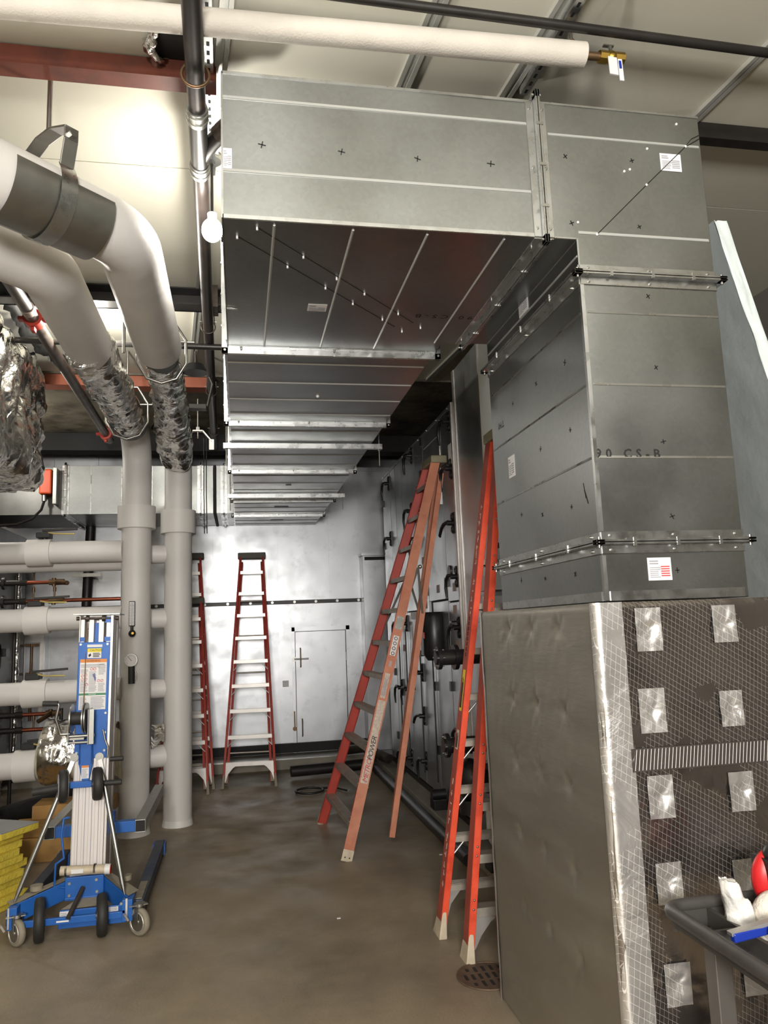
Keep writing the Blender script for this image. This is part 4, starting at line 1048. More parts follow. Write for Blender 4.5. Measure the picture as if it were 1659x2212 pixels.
for x in (-.372, -.345):
    o = MB().tube([(x, 8.3, 4.0), (x-.002, 8.3, 3.4), (x+.004, 8.3, 2.95)], .006, 6).build('hanging_cable', 'black'); tag(o, 'thin black cable hanging down beside the right riser, left one of the pair' if x < -.36 else 'thin black cable hanging down beside the right riser, right one of the pair', 'cable')
# ------------------------------------------------------------------ step ladders
def channel(mb, p0, p1, outward, fwd, W, F, t=.004, f0=0.0, f1=1.0):
    """channel rail: web on the outer side, flanges reaching inward; f0..f1 is the span of the front flange"""
    p0, p1 = V(p0), V(p1); d = (p1-p0); L = d.length; d.normalize()
    f = V(fwd); f = (f-d*f.dot(d)).normalized(); o = V(outward); o = (o-d*o.dot(d)); o = (o-f*o.dot(f)).normalized()
    mid = (p0+p1)/2
    mb.obox(mid, d*L/2, f*W/2, o*t/2)
    a = p0+d*L*f0; b = p0+d*L*f1
    mb.obox((a+b)/2+f*(W/2-t/2)-o*F/2, d*(b-a).length/2, f*t/2, o*F/2)
    mb.obox(mid-f*(W/2-t/2)-o*F/2, d*L/2, f*t/2, o*F/2)
    return d, f, o
def ladder(name, lab, LF, RF, LT, RT, fwd, nstep, W, F, mrail, mstep, mcap, capsize, rear=None, Wr=.045, Fr=.03, mrear=None, boots=None, bootm='bootgrey',
           braces=True, spread=None, firststep=.3, group=None, cutflange=None, rivets=True, laststep=None, rails=('fl', 'fr')):
    LF, RF, LT, RT = V(LF), V(RF), V(LT), V(RT); base = (LF+RF)/2; base.z = 0
    t = thing(name, lab, 'ladder', base, group)
    wd = (RF-LF).normalized(); fw = V(fwd)
    info = {}
    for nm, a, b, o in (('l', LF, LT, -wd), ('r', RF, RT, wd)):
        mb = MB(); d, f, oo = channel(mb, a, b, o, fw, W, F, f0=(cutflange or 0) if nm == 'r' else 0)
        r = mb.build('front_rail', mrail, t, .002, 1); info[nm] = (a, b, d, f, oo, r)
        if rivets:
            rv = MB()
            for i in range(nstep):
                q = (firststep+(1-firststep/ (b-a).length)*0+i*((b-a).length-firststep-.25)/(nstep-1))
                for k in (0, 1):
                    c = a+d*(q+.04*k)+f*(W*.5)-oo*F*.5; rv.sphere(c, .006, 8, 5)
            rv.build('rivets', 'zinc', r)
    L = (LT-LF).length
    for i in range(nstep):
        q = firststep+i*(L-firststep-.25)/(nstep-1)
        pa = LF+info['l'][2]*q; pb = RF+info['r'][2]*q*((RT-RF).length/L)
        s = (pb-pa).normalized(); f = info['l'][3]; f = V((f.x, f.y, 0)).normalized(); up = V((0, 0, 1))
        mb = MB(); c = (pa+pb)/2; h = (pb-pa).length/2-.004; dpt = W*.92
        mb.obox(c+up*.0, s*h, f*dpt/2, up*.003); mb.obox(c+f*dpt/2-up*.018, s*h, f*.002, up*.02); mb.obox(c-f*dpt/2-up*.014, s*h, f*.002, up*.016)
        for k in range(5): mb.obox(c+f*(dpt*(k-2)/5.5)+up*.004, s*h, f*.004, up*.002)
        st = mb.build('step', mstep, t)
        if braces and i < 5:
            br = MB()
            for e, sg in ((pa, 1), (pb, -1)):
                if i == 0:
                    # curved knee brace under the bottom step
                    bb = e+s*sg*.004
                    pts = [(0.0, -.02), (.17, -.02), (.11, -.06), (.05, -.13), (.02, -.22), (0, -.24)]
                    vs = [bb+s*sg*x+up*z+f*dpt*.35 for x, z in pts]+[bb+s*sg*x+up*z+f*dpt*.30 for x, z in pts]; n = len(pts)
                    br.add(vs, [tuple(range(n)), tuple(range(n, 2*n))[::-1]]+[(j, (j+1) % n, n+(j+1) % n, n+j) for j in range(n)])
                else: br.tube([e+s*sg*.004-up*.15+f*dpt*.2, e+s*sg*.14-up*.012+f*dpt*.2], .006, 8)
            each(br, 'brace', 'alu', st)
    # top cap
    c = (LT+RT)/2; s = (RT-LT).normalized(); f = V((fw.x, fw.y, 0)).normalized(); cw, cd, chh = capsize
    mb = MB().obox(c+V((0, 0, chh*.1))-f*(cd/2-W*.6), s*cw/2, f*cd/2, V((0, 0, chh/2)))
    cap = mb.build('top_cap', mcap, t, .012, 2)
    info['cap'] = cap; info['t'] = t; info['f'] = f; info['s'] = s
    # boots
    for nm, a, b, d, f2, oo in [(k,)+info[k][:5] for k in ('l', 'r')]:
        if boots == 'flared':
            mb = MB(); pts = []
            for (q, w0, f0) in ((.0, 1.25, 1.7), (.17, .58, 1.02)):
                cc = a+d*q-oo*F*.4; cc.z = max(cc.z, 0) if q == 0 else cc.z
                u = V((oo.x, oo.y, 0)).normalized() if q == 0 else oo
                v = V((f2.x, f2.y, 0)).normalized() if q == 0 else f2
                for (i, j) in ((-1, -1), (1, -1), (1, 1), (-1, 1)): pts.append(cc+u*i*F*w0*.55+v*j*W*f0*.46)
            mb.add(pts, [(0, 1, 2, 3), (4, 7, 6, 5)]+[(i, (i+1) % 4, 4+(i+1) % 4, 4+i) for i in range(4)])
            mb.build('boot', bootm, t, .006, 2)
        elif boots == 'plate':
            mb = MB(); mb.obox(a+d*.045+oo*.004, d*.045, f2*W*.52, oo*.003); mb.obox(a+d*.003-oo*F*.4, d*.004, f2*W*.52, oo*F*.5)
            bo = mb.build('boot', bootm, t); b2 = MB()
            for k in (-1, 1): b2.sphere(a+d*.03+f2*W*.22*k+oo*.008, .006, 8, 6)
            b2.build('bolts', 'ink', bo)
    if rear:
        (la, lb, ra, rb) = [V(p) for p in rear]
        for a, b, o in ((la, lb, -wd), (ra, rb, wd)):
            mb = MB(); channel(mb, a, b, o, -fw, Wr, Fr); mb.build('rear_rail', mrear or mrail, t, .002, 1)
            if boots == 'flared':
                mb = MB(); mb.bar(a-V((0, 0, 0)), a+(b-a).normalized()*.12, Fr*1.5, Wr*1.5, fw); mb.build('boot', bootm, t, .004)
        if not spread:
            for i in range(5):
                q = .12+.17*i; pa = la.lerp(lb, q); pb = ra.lerp(rb, q); MB().cyl(pa, pb, .011, seg=8).build('rear_brace', 'alud', t)
    return info

# the long red ladder against the air unit
inf = ladder('step_ladder', 'tall red step ladder with tan lettered outer rail, leaning on the air unit panels', (.765, 7.85, 0), (.835, 6.56, 0), (1.865, 7.30, 3.47), (1.875, 6.99, 3.47),
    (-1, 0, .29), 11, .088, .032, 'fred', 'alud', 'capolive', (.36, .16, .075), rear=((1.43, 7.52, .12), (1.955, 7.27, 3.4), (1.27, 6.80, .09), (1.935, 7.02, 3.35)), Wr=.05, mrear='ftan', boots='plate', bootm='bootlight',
    braces=False, spread=True, cutflange=.085)
t = inf['t']; a, b, d, f, oo, rail = inf['r']
# tan outer face of the near rail carries the lettering
mb = MB(); mb.obox((a+b)/2+oo*.0027, d*((b-a).length/2), f*.0435, oo*.0006); face = mb.build('tan_face', 'ftan', rail)
def onrail(q, w=0): return a+d*q+f*w+oo*.0036
def decal(q0, q1, w0, w1, m, nm='label'):
    c = (onrail(q0)+onrail(q1))/2+f*(w0+w1)/2; return MB().obox(c, d*(q1-q0)/2, f*(w1-w0)/2, oo*.0006).build(nm, m, rail)
o = decal(.62, 1.32, -.032, .032, 'faded', 'maker_label')
text('METRO', .062, onrail(.63, -.024)+oo*.001, d, f*1 if d.cross(f).dot(oo) > 0 else -f, 'inkred', 'lettering', rail, .0012, shear=.25, space=.88)
text('POWER', .062, onrail(.812, -.024)+oo*.001, d, f*1 if d.cross(f).dot(oo) > 0 else -f, 'ink', 'lettering', rail, .0012, shear=.25, space=.88)
text('0007', .04, onrail(1.66, .012)+oo*.001, d, f*1 if d.cross(f).dot(oo) > 0 else -f, 'ink', 'number', rail, .002, space=1.3) if False else None
lb = decal(1.72, 1.90, -.024, .026, 'white', 'number_label')
mb = MB()
for k in range(4): mb.torus(onrail(1.74+.045*k, .001)+oo*.0012, oo, .014, .0028, 12, 5)
mb.build('print', 'ink', lb)
lb = decal(1.96, 2.08, -.032, .032, 'zinc', 'metal_plate'); mb = MB()
for q in (1.975, 2.065):
    for w_ in (-.024, .024): mb.sphere(onrail(q, w_)+oo*.001, .006, 8, 6)
mb.build('rivets', 'white', lb)
lb = decal(1.34, 1.56, -.018, .026, 'faded', 'worn_label'); mb = MB(); rows(mb, onrail(1.36, -.012)+oo*.001, d, f if d.cross(f).dot(oo) > 0 else -f, .18, .034, 4); mb.build('print', 'inkgrey', lb)
decal(1.62, 1.67, -.012, .012, 'pink', 'worn_label')
for i in range(11):
    pass
# spreader bars
for (pa, pm, pb) in (((onrail(1.98)-oo*.02, V((1.62, 6.86, 2.42)), V((1.66, 6.93, 2.0)))), ((V((1.42, 7.52, 1.92)), V((1.64, 7.40, 2.40)), V((1.74, 7.38, 2.0))))):
    MB().bar(pa, pm, .022, .006, (0, 1, 0)).build('spreader_bar', 'capgrey', t); MB().bar(pm, pb, .022, .006, (0, 1, 0)).build('spreader_bar', 'capgrey', t)
MB().sphere((1.64, 6.86, 2.43), .02).build('spreader_hinge', 'zinc', t)
mb = MB()
for x in (0, .05, .1): mb.cyl((1.885+x, 6.80, 3.49), (1.885+x, 6.812, 3.49), .006, seg=8)
MB().obox((1.90, 7.02, 3.10), (.03, .0, -.0), (0, .002, .0), (.0, 0, .06)).build('worn_label', 'white', t)
o = MB().box(1.985, 1.995, 6.82, 6.93, 3.40, 3.60).build('bracket', 'white', None); tag(o, 'small white bracket plate behind the cap of the tall red ladder', 'bracket')

# the bright orange twin ladder by the plenum: two stepped sections joined at the top
inf = ladder('step_ladder', 'bright orange twin step ladder standing beside the foil plenum', (1.178, 4.90, 0), (2.46, 4.90, 0), (1.66, 4.79, 3.12), (2.02, 4.79, 3.12), (0, 1, 0), 10, .105, .038, 'forange', 'alud', 'capolive',
    (.40, .26, .07), boots='flared', bootm='bootlight', firststep=.30)
t1 = inf['t']; a, b, d, f, oo, rail = inf['l']
def webface(a, b, d, f, oo, rail, W):
    return MB().obox((a+b)/2+oo*.0026, d*((b-a).length/2), f*(W/2), oo*.0005).build('worn_face', 'fbrown', rail)
webface(a, b, d, f, oo, rail, .105)
vdir = f if d.cross(f).dot(oo) > 0 else -f
rr = random.Random(9)
def worn_letters(q0, q1, n):
    mb = MB()
    for i in range(n):
        q = q0+(q1-q0)*i/n; L = (q1-q0)/n
        for k in range(rr.choice((2, 3))):
            c = a+d*(q+L*rr.uniform(.15, .6))+f*rr.uniform(-.012, .012)+oo*.0036
            if rr.random() < .5: mb.obox(c, d*L*.3, f*.003, oo*.0004)
            else: mb.obox(c, d*.004, f*.014, oo*.0004)
    mb.build('worn_lettering', 'faded', rail)
worn_letters(.28, .62, 6); worn_letters(.66, .95, 5); worn_letters(1.95, 2.22, 5); worn_letters(2.3, 2.72, 8)
def dec2(q0, q1, m, nm, w=.024):
    return MB().obox(a+d*(q0+q1)/2+oo*.0036, d*(q1-q0)/2, f*w, oo*.0005).build(nm, m, rail)
lb = dec2(1.12, 1.24, 'faded', 'paper_label'); mb = MB(); rows(mb, a+d*1.13-vdir*.02+oo*.0045, d, vdir, .1, .04, 4); mb.build('print', 'ink', lb)
lb = dec2(1.36, 1.62, 'lyellow', 'caution_label'); mb = MB(); rows(mb, a+d*1.38-vdir*.02+oo*.0045, d, vdir, .22, .04, 5); mb.build('print', 'ink', lb)
lb = dec2(1.70, 1.98, 'fbrown', 'maker_label', .018); mb = MB()
for i in range(8): mb.torus(a+d*(1.72+.033*i)+oo*.0045, oo, .012, .0022, 10, 4)
mb.build('print', 'ink', lb)
# second stepped section: rails and steps parented to the same ladder
def section(t, LF, RF, LT, RT, fwd, nstep, W, F):
    LF, RF, LT, RT = V(LF), V(RF), V(LT), V(RT); wd = (RF-LF).normalized(); fw = V(fwd); res = None
    for a, b, o in ((LF, LT, -wd), (RF, RT, wd)):
        mb = MB(); d, f, oo = channel(mb, a, b, o, fw, W, F); r = mb.build('front_rail', 'forange', t, .002, 1)
        if res is None: res = (a, b, d, f, oo, r)
        rv = MB()
        for i in range(nstep):
            q = .28+i*((b-a).length-.55)/(nstep-1)
            for k in (0, 1): rv.sphere(a+d*(q+.05*k)+f*W*.5-oo*F*.5, .007, 8, 5)
        rv.build('rivets', 'zinc', r)
        pts = []; mb = MB()
        for (q, w0, f0) in ((.0, 1.25, 1.6), (.17, .58, 1.02)):
            cc = a+d*q-oo*F*.4
            u = V((oo.x, oo.y, 0)).normalized() if q == 0 else oo; v = V((f.x, f.y, 0)).normalized() if q == 0 else f
            for (i, j) in ((-1, -1), (1, -1), (1, 1), (-1, 1)): pts.append(cc+u*i*F*w0*.55+v*j*W*f0*.46)
        mb.add(pts, [(0, 1, 2, 3), (4, 7, 6, 5)]+[(i, (i+1) % 4, 4+(i+1) % 4, 4+i) for i in range(4)]); mb.build('boot', 'bootlight', t, .006, 2)
    a, b, d, f, oo, r = res
    for i in range(nstep):
        q = .28+i*((b-a).length-.55)/(nstep-1); pa = LF.lerp(LT, q/(LT-LF).length); pb = RF.lerp(RT, q/(RT-RF).length)
        s = (pb-pa).normalized(); c = (pa+pb)/2; h = (pb-pa).length/2-.004; ff = V((fw.x, fw.y, 0)).normalized(); up = V((0, 0, 1))
        mb = MB(); mb.obox(c, s*h, ff*W*.46, up*.003); mb.obox(c+ff*W*.46-up*.02, s*h, ff*.002, up*.024); mb.obox(c-ff*W*.46-up*.02, s*h, ff*.002, up*.022)
        st = mb.build('step', 'alud', t)
        if i == 0:
            br = MB(); bb = pa+s*.004; pts = [(0.0, -.03), (.2, -.03), (.12, -.08), (.06, -.15), (.02, -.22), (0, -.23)]
            vs = [bb+s*x+up*z+ff*W*.3 for x, z in pts]+[bb+s*x+up*z+ff*W*.25 for x, z in pts]; n = len(pts)
            br.add(vs, [tuple(range(n)), tuple(range(n, 2*n))[::-1]]+[(j, (j+1) % n, n+(j+1) % n, n+j) for j in range(n)]); br.build('brace', 'alu', st)
    return res
res = section(t1, (1.236, 4.51, 0), (2.42, 4.51, 0), (1.67, 4.67, 3.10), (2.01, 4.67, 3.10), (0, -1, 0), 10, .095, .04)
webface(*res[:5], res[5], .095)
o = MB().obox((1.665, 4.60, 2.70), (.028, 0, .004), (0, .004, 0), (-.012, .0, .085)).build('kraft_tag', 'kraftshade', t1)
MB().obox((1.672, 4.60, 2.86), (.014, 0, .0), (0, .004, 0), (0, .0, .085)).build('bright_label', 'white', t1)

# ladders on the back wall
ladder('step_ladder', 'red step ladder with dark cap leaning on the back wall, left of the access door', (-.245, 9.98, 0), (.425, 9.90, 0), (.0, 11.28, 2.98), (.345, 11.28, 2.98), (0, -1, .4), 9, .075, .028, 'fred', 'alu', 'capgrey',
       (.40, .12, .09), rear=((-.20, 10.13, 0.02), (.02, 11.36, 2.9), (.38, 10.06, 0.02), (.33, 11.36, 2.9)), Wr=.04, boots='flared')
ladder('step_ladder', 'taller red step ladder on the back wall, half hidden behind the right white riser', (-1.03, 10.06, 0), (-.33, 10.00, 0), (-.83, 11.28, 2.99), (-.55, 11.28, 2.99), (0, -1, .4), 9, .075, .028, 'fred', 'alu', 'capgrey',
       (.36, .12, .09), rear=((-.98, 10.20, .02), (-.81, 11.36, 2.9), (-.38, 10.14, .02), (-.57, 11.36, 2.9)), Wr=.04, boots='flared')
ladder('step_ladder', 'shorter red step ladder in front of the taller one behind the right white riser', (-1.02, 9.76, 0), (-.385, 9.72, 0), (-.82, 10.84, 2.33), (-.515, 10.84, 2.33), (0, -1, .4), 7, .075, .028, 'fred', 'alu', 'capgrey',
       (.36, .12, .09), rear=((-.98, 9.90, .02), (-.80, 10.92, 2.25), (-.43, 9.86, .02), (-.54, 10.92, 2.25)), Wr=.04, boots='flared')

# ------------------------------------------------------------------ air handling unit on the right
UX = 2.0
u = thing('air_handler', 'long grey air handling unit with black door handles along the right side', 'air handler', (3, 8.6, 0))
MB().box(UX+.022, 3.9, 6.74, 10.45, .12, 3.97).build('casing', 'gasket', u)
MB().box(UX-.002, 3.9, 6.72, 10.45, 3.955, 3.99).build('roof_rail', 'unitmetal', u, .003)
b = MB()
for i in range(9): b.cyl((UX-.002, 6.95+i*.42, 3.972), (UX-.012, 6.95+i*.42, 3.972), .012, seg=8)
b.build('roof_bolts', 'zinc', u)
MB().box(UX+.0, 3.9, 6.72, 10.46, .10, .16).build('base_rail', 'black', u)
seams = [10.45, 9.90, 9.56, 9.20, 9.15, 8.40, 8.46, 7.86, 7.24, 6.83]
doors = [(10.45, 9.91, .17, 3.95), (9.895, 9.565, .17, 3.95), (9.555, 9.16, 1.98, 3.95), (9.555, 9.16, .17, 1.97), (9.15, 8.49, 2.06, 3.95), (9.15, 8.49, .17, 2.05), (8.48, 8.01, 2.02, 3.95), (8.48, 7.86, .17, 2.01), (8.0, 7.25, 2.14, 3.95), (7.85, 7.25, .17, 2.125), (7.24, 6.85, 2.11, 3.95), (7.24, 6.85, 1.92, 2.10), (7.24, 6.85, .17, 1.91)]
dobj = []
for (y0, y1, z0, z1) in doors:
    dobj.append(MB().box(UX, UX+.025, y1+.003, y0-.003, z0+.002, z1-.002).build('door_panel', 'unitmetal', u, .003, 1))
b = MB(); b.box(UX-.02, UX+.02, 6.77, 6.80, .15, 3.97); b.box(UX-.03, UX+.02, 6.725, 6.75, .15, 3.97); b.build('corner_post', 'alu', u)
def near_door(y, z):
    best = min(range(len(doors)), key=lambda i: max(0, doors[i][1]-y, y-doors[i][0])+max(0, doors[i][2]-z, z-doors[i][3]))
    return dobj[best]
def handle(y, z, side=1, rot=0):
    """black lever latch: base plate with rings and a hooked lever"""
    b = MB(); x = UX-.012
    b.box(x, UX, y-.035, y+.035, z-.10, z+.10); b.torus((x-.006, y, z+.06), (1, 0, 0), .03, .009, 16, 6); b.torus((x-.006, y, z-.06), (1, 0, 0), .03, .009, 16, 6)
    b.cyl((UX, y, z), (UX-.07, y, z), .024, seg=14)
    if rot == 0: pts = [(UX-.06, y, z+.01), (UX-.075, y+side*.07, z+.015), (UX-.08, y+side*.13, z-.02), (UX-.08, y+side*.155, z-.10), (UX-.075, y+side*.145, z-.20)]
    else: pts = [(UX-.06, y, z+.01), (UX-.075, y+side*.10, z+.0), (UX-.08, y+side*.17, z-.03), (UX-.08, y+side*.25, z-.09), (UX-.07, y+side*.27, z-.10)]
    b.tube(pts, [.018, .018, .017, .015, .010], 10)
    b.build('handle', 'blackp', near_door(y, z))
for (y, z, r) in ((9.93, 3.80, 0), (9.93, 3.05, 0), (8.50, 3.86, 0), (6.87, 3.82, 0), (6.87, 3.36, 0), (6.90, 2.84, 1), (6.87, 2.33, 0), (8.62, 3.22, 0), (8.38, 2.86, 0), (6.87, 1.86, 0), (9.56, 1.92, 0), (9.15, 1.92, 0),
                  (8.43, 1.37, 0), (9.56, 1.13, 0), (9.16, 1.14, 0), (8.43, .90, 1), (6.90, .92, 0), (9.56, .34, 0), (9.16, .34, 0), (8.43, .42, 0)): handle(y, z, 1, r)
def hinge(y, z): MB().box(UX-.022, UX, y-.03, y+.03, z-.045, z+.045).build('hinge', 'blackp', near_door(y, z))
for y, z in ((7.55, 3.35), (7.25, 3.18), (7.25, 2.30), (7.25, 1.82), (7.25, 1.30), (7.86, 1.26), (7.86, .62), (10.42, 3.6), (10.42, 3.0), (10.0, 1.3), (9.95, .5), (8.1, 3.55), (8.1, 2.25), (8.0, 3.9)): hinge(y, z)
b = MB()
for y in (8.43, 7.86, 9.56, 9.16): b.cyl((UX-.03, y, .3), (UX-.03, y, 1.85), .008, seg=8)
b.build('latch_rods', 'black', u)
for y, z in ((7.61, 2.255), (8.17, 2.11), (7.02, 2.03), (7.0, 2.24), (6.98, 1.70), (9.4, 1.62), (8.2, 2.6)):
    MB().box(UX-.002, UX+.001, y-.06, y+.06, z-.04, z+.04).build('info_tag', 'pink', near_door(y, z))
o = MB().box(UX+.0, UX-.012, 6.96, 7.10, 2.40, 2.52); 
MB().cyl((UX, 7.12, 2.40), (UX-.015, 7.12, 2.40), .055, seg=20).build('sight_port', 'black', near_door(7.1, 2.3))
b = MB(); b.box(UX-.004, UX, 7.28, 7.98, 3.20, 3.204); b.box(UX-.006, UX-.0, 7.28, 7.285, 3.4, 3.8); b.box(UX-.004, UX, 7.28, 7.95, 3.80, 3.806); b.build('inner_seam', 'alu', dobj[8])
# box with dark bulge on the unit
t = thing('control_box', 'pale control box with a bulging black cover on the air unit doors', 'control box', (UX, 7.9, 1.55))
MB().box(UX-.10, UX-.002, 8.02, 8.42, 1.62, 2.0).build('box', 'alu', t, .006)
MB().box(UX-.06, UX-.002, 8.42, 8.66, 1.58, 1.88).build('side_plate', 'white', t)
b = MB(); b.tube([(UX-.075, 7.56, 1.54), (UX-.075, 7.56, 1.60), (UX-.075, 7.56, 1.97), (UX-.075, 7.56, 2.02)], [.08, .12, .12, .09], 28); b.box(UX-.12, UX-.002, 7.60, 7.98, 1.58, 1.99); b.build('black_cover', 'blackp', t)
b = MB(); b.box(UX-.12, UX-.10, 8.02, 8.42, 1.96, 2.04); b.build('bracket', 'white', t)
MB().box(UX-.20, UX-.19, 7.50, 7.56, 1.76, 1.82).build('red_mark', 'redtool', t)
MB().cyl((UX-.08, 8.2, 1.62), (UX-.08, 8.2, 1.56), .05).build('cable_gland', 'blackp', t)
# tall plenum in front of the unit
t = thing('metal_plenum', 'tall smooth sheet metal plenum between the air unit and the duct riser', 'plenum', (2.5, 6.3, 0))
MB().box(UX-.005, 3.9, 5.92, 6.70, .12, 4.26).build('cladding', 'unitmetal', t, .004)
b = MB(); b.box(UX-.012, UX-.004, 6.64, 6.70, .12, 4.26); b.box(UX-.012, UX, 5.905, 5.93, .12, 4.26); b.build('edge_trim', 'alu', t)
# coil pipes with flanges poking out in front of the plenum
def coil(z, lab, x0=1.46, y=5.70, big=False):
    q = thing('flanged_pipe', lab, 'pipe', (x0, y, z))
    MB().tube(bend((x0+.01, y, z), (2.6, y, z), (2.6, 5.93, z), .1), .058, 20).build('pipe', 'black', q)
    b = MB(); b.cyl((x0, y, z), (x0+.03, y, z), .088, seg=28); b.cyl((x0-.012, y, z), (x0, y, z), .05, seg=20)
    if big: b.cyl((x0+.13, y, z), (x0+.16, y, z), .095, seg=28)
    each(b, 'flange', 'blackp', q, .003)
    bo = MB()
    for i in range(6):
        a_ = 2*PI*i/6; bo.cyl((x0-.012, y+.068*math.cos(a_), z+.068*math.sin(a_)), (x0+.05, y+.068*math.cos(a_), z+.068*math.sin(a_)), .007, seg=6)
    bo.build('bolts', 'zinc', q)
coil(1.645, 'upper black flanged coil pipe behind the orange ladder', big=True)
coil(1.0, 'middle black flanged coil pipe behind the orange ladder', 1.49)
q = thing('strainer_valve', 'heavy black valve low down behind the orange ladder', 'valve', (1.7, 5.72, .6))
b = MB(); b.sphere((1.68, 5.72, .74), .13, 18, 12, (.8, 1, 1.2)); b.cyl((1.68, 5.72, .74), (2.9, 5.72, .74), .065, seg=20); b.cyl((1.80, 5.72, .74), (1.84, 5.72, .74), .11, seg=24); b.cyl((1.68, 5.72, .60), (1.68, 5.72, .50), .09, seg=20); b.build('body', 'blackp', q)
MB().cyl((1.68, 5.72, .93), (1.68, 5.72, 1.0), .03).build('stem', 'black', q)
q = thing('drain_trap', 'pale pipe trap with black valve near the kerb, right of the orange ladder', 'pipe', (1.85, 5.6, .2))
MB().tube(bend((2.6, 5.6, .30), (1.80, 5.6, .30), (1.80, 5.6, .62), .08), .05, 16).build('pipe', 'jacket', q)
MB().box(1.74, 1.86, 5.53, 5.67, .12, .24).build('valve', 'blackp', q, .01); MB().cyl((1.85, 5.6, .18), (2.3, 5.6, .18), .035).build('tail_pipe', 'zinc', q)
q = thing('pipe_bundle', 'stacked grey boxed pipework beside the riser, seen above the foil plenum', 'pipework', (2.0, 5.6, 2.0))
b = MB(); b.box(1.86, 2.8, 5.62, 5.9, 2.14, 2.26); b.box(1.82, 2.8, 5.60, 5.9, 2.02, 2.10); b.box(1.80, 2.8, 5.60, 5.9, 1.90, 1.99); b.build('casing', 'unitmetal', q, .004)
b = MB(); b.box(1.90, 2.8, 5.55, 5.60, 2.46, 2.50); b.build('rail', 'black', q)
# kerb and floor pipe along the unit
struct('trim_4', MB().box(1.82, 4.3, 5.0, 10.94, 0, .10), 'curb', .01)
o = MB().tube([(1.75, 6.1, .055), (1.74, 7.5, .055), (1.73, 9.2, .055), (1.72, 10.3, .055)], .052, 14).build('floor_pipe', 'black'); tag(o, 'black pipe lying on the floor along the kerb of the air unit', 'pipe')
o = MB().cyl((.62, 10.2, .10), (1.75, 10.35, .10), .07, seg=16).build('floor_pipe', 'black'); tag(o, 'thick black pipe across the floor in front of the back wall corner', 'pipe')
o = MB().tube([(1.35, 10.8, .22), (1.6, 10.4, .30), (1.85, 9.9, .22)], .06, 14).build('elbow_pipe', 'iron'); tag(o, 'dark elbow pipe between back wall corner and air unit', 'pipe')
q = thing('floor_actuator', 'small black motor box sitting on the kerb by the air unit', 'motor', (1.9, 7.6, .1))
b = MB().box(1.84, 1.98, 7.55, 7.72, .10, .20); b.cyl((1.84, 7.64, .23), (1.98, 7.64, .23), .055); b.build('body', 'blackp', q, .008)
q = thing('floor_hose', 'small coil of dark hose on the floor behind the tall red ladder', 'hose', (.8, 9.3, 0))
MB().torus((.78, 9.35, .02), (0, 0, 1), .16, .014, 30, 8).build('hose', 'black', q); MB().tube([(.9, 9.45, .02), (1.1, 9.4, .02), (1.2, 9.2, .02)], .012, 8).build('tail', 'black', q)
# ------------------------------------------------------------------ material lift
lift = thing('material_lift', 'blue and white hand-cranked material lift standing in front of the white risers', 'lift', (-1.03, 5.6, 0))
LEAN = .018
mparts = []
def lp(name, mb, m, parent=lift, bev=0, lean=False):
    o = mb.build(name, m, parent, bev)
    if lean: o.rotation_euler.y = LEAN
    return o
mx0, mx1 = -1.140, -.938
b = MB(); b.box(mx0, mx1, 5.70, 5.76, .31, 1.12)
for i in range(5):
    x = mx0+(mx1-mx0)*(i+.5)/5; b.box(x-.002, x+.002, 5.697, 5.70, .31, 1.10)
mast = lp('mast', b, 'alum', lift, .003, True)
b = MB()
for x in (mx0+.036, mx0+.078, mx0+.122, mx0+.166): b.box(x-.0015, x+.0015, 5.6955, 5.6985, .31, 1.12)
g = b.build('grooves', 'inkgrey', mast)
b = MB(); b.box(mx1+.002, mx1+.020, 5.70, 5.82, .30, 2.05); b.box(mx1+.001, mx1+.014, 5.84, 5.90, .30, 2.05); b.box(mx1+.001, mx1+.016, 5.92, 5.98, .30, 2.05); b.box(mx0-.006, mx0, 5.70, 5.82, .30, 2.05); lp('mast_side', b, 'alu', lift, .002, True)
b = MB()
b.box(mx0, mx1, 5.77, 5.80, .3, 1.6); b.box(mx0+.01, mx1-.01, 5.82, 5.98, .28, 1.86); b.box(mx0, mx0+.026, 5.72, 5.82, 1.86, 2.04); b.box(mx1-.030, mx1, 5.72, 5.82, 1.86, 2.04); b.box(mx0+.05, mx0+.085, 5.74, 5.84, 1.86, 2.03); b.box(mx1-.085, mx1-.050, 5.74, 5.84, 1.86, 2.04); b.box(mx0+.05, mx1-.05, 5.84, 5.86, 1.86, 2.05)
lp('inner_mast', b, 'alum', lift, .002, True)
b = MB(); b.box(mx0+.085, mx1-.085, 5.80, 5.83, 1.86, 2.0); b.box(mx0, mx0+.03, 5.715, 5.72, 1.87, 1.90); b.box(mx1-.04, mx1, 5.715, 5.72, 1.87, 1.90); b.box(mx1-.04, mx1, 5.715, 5.72, 2.0, 2.04); lp('blue_slide', b, 'blue', lift, 0, True)
b = MB(); b.box(mx0-.05, mx1+.06, 5.70, 5.95, 2.055, 2.062); lp('top_plate', b, 'zinc', lift, 0, True)
b = MB(); b.cyl((mx0-.02, 5.72, 2.03), (mx1+.05, 5.72, 2.03), .008); b.cyl((mx0+.035, 5.72, 2.03), (mx0+.055, 5.72, 2.03), .022); b.cyl((mx1-.06, 5.72, 2.03), (mx1-.035, 5.72, 2.03), .022); b.cyl((mx0-.03, 5.72, 2.03), (mx0-.012, 5.72, 2.03), .016, seg=6); b.cyl((mx1+.03, 5.72, 2.03), (mx1+.052, 5.72, 2.03), .016, seg=6); lp('top_pulley_shaft', b, 'iron', lift, 0, True)
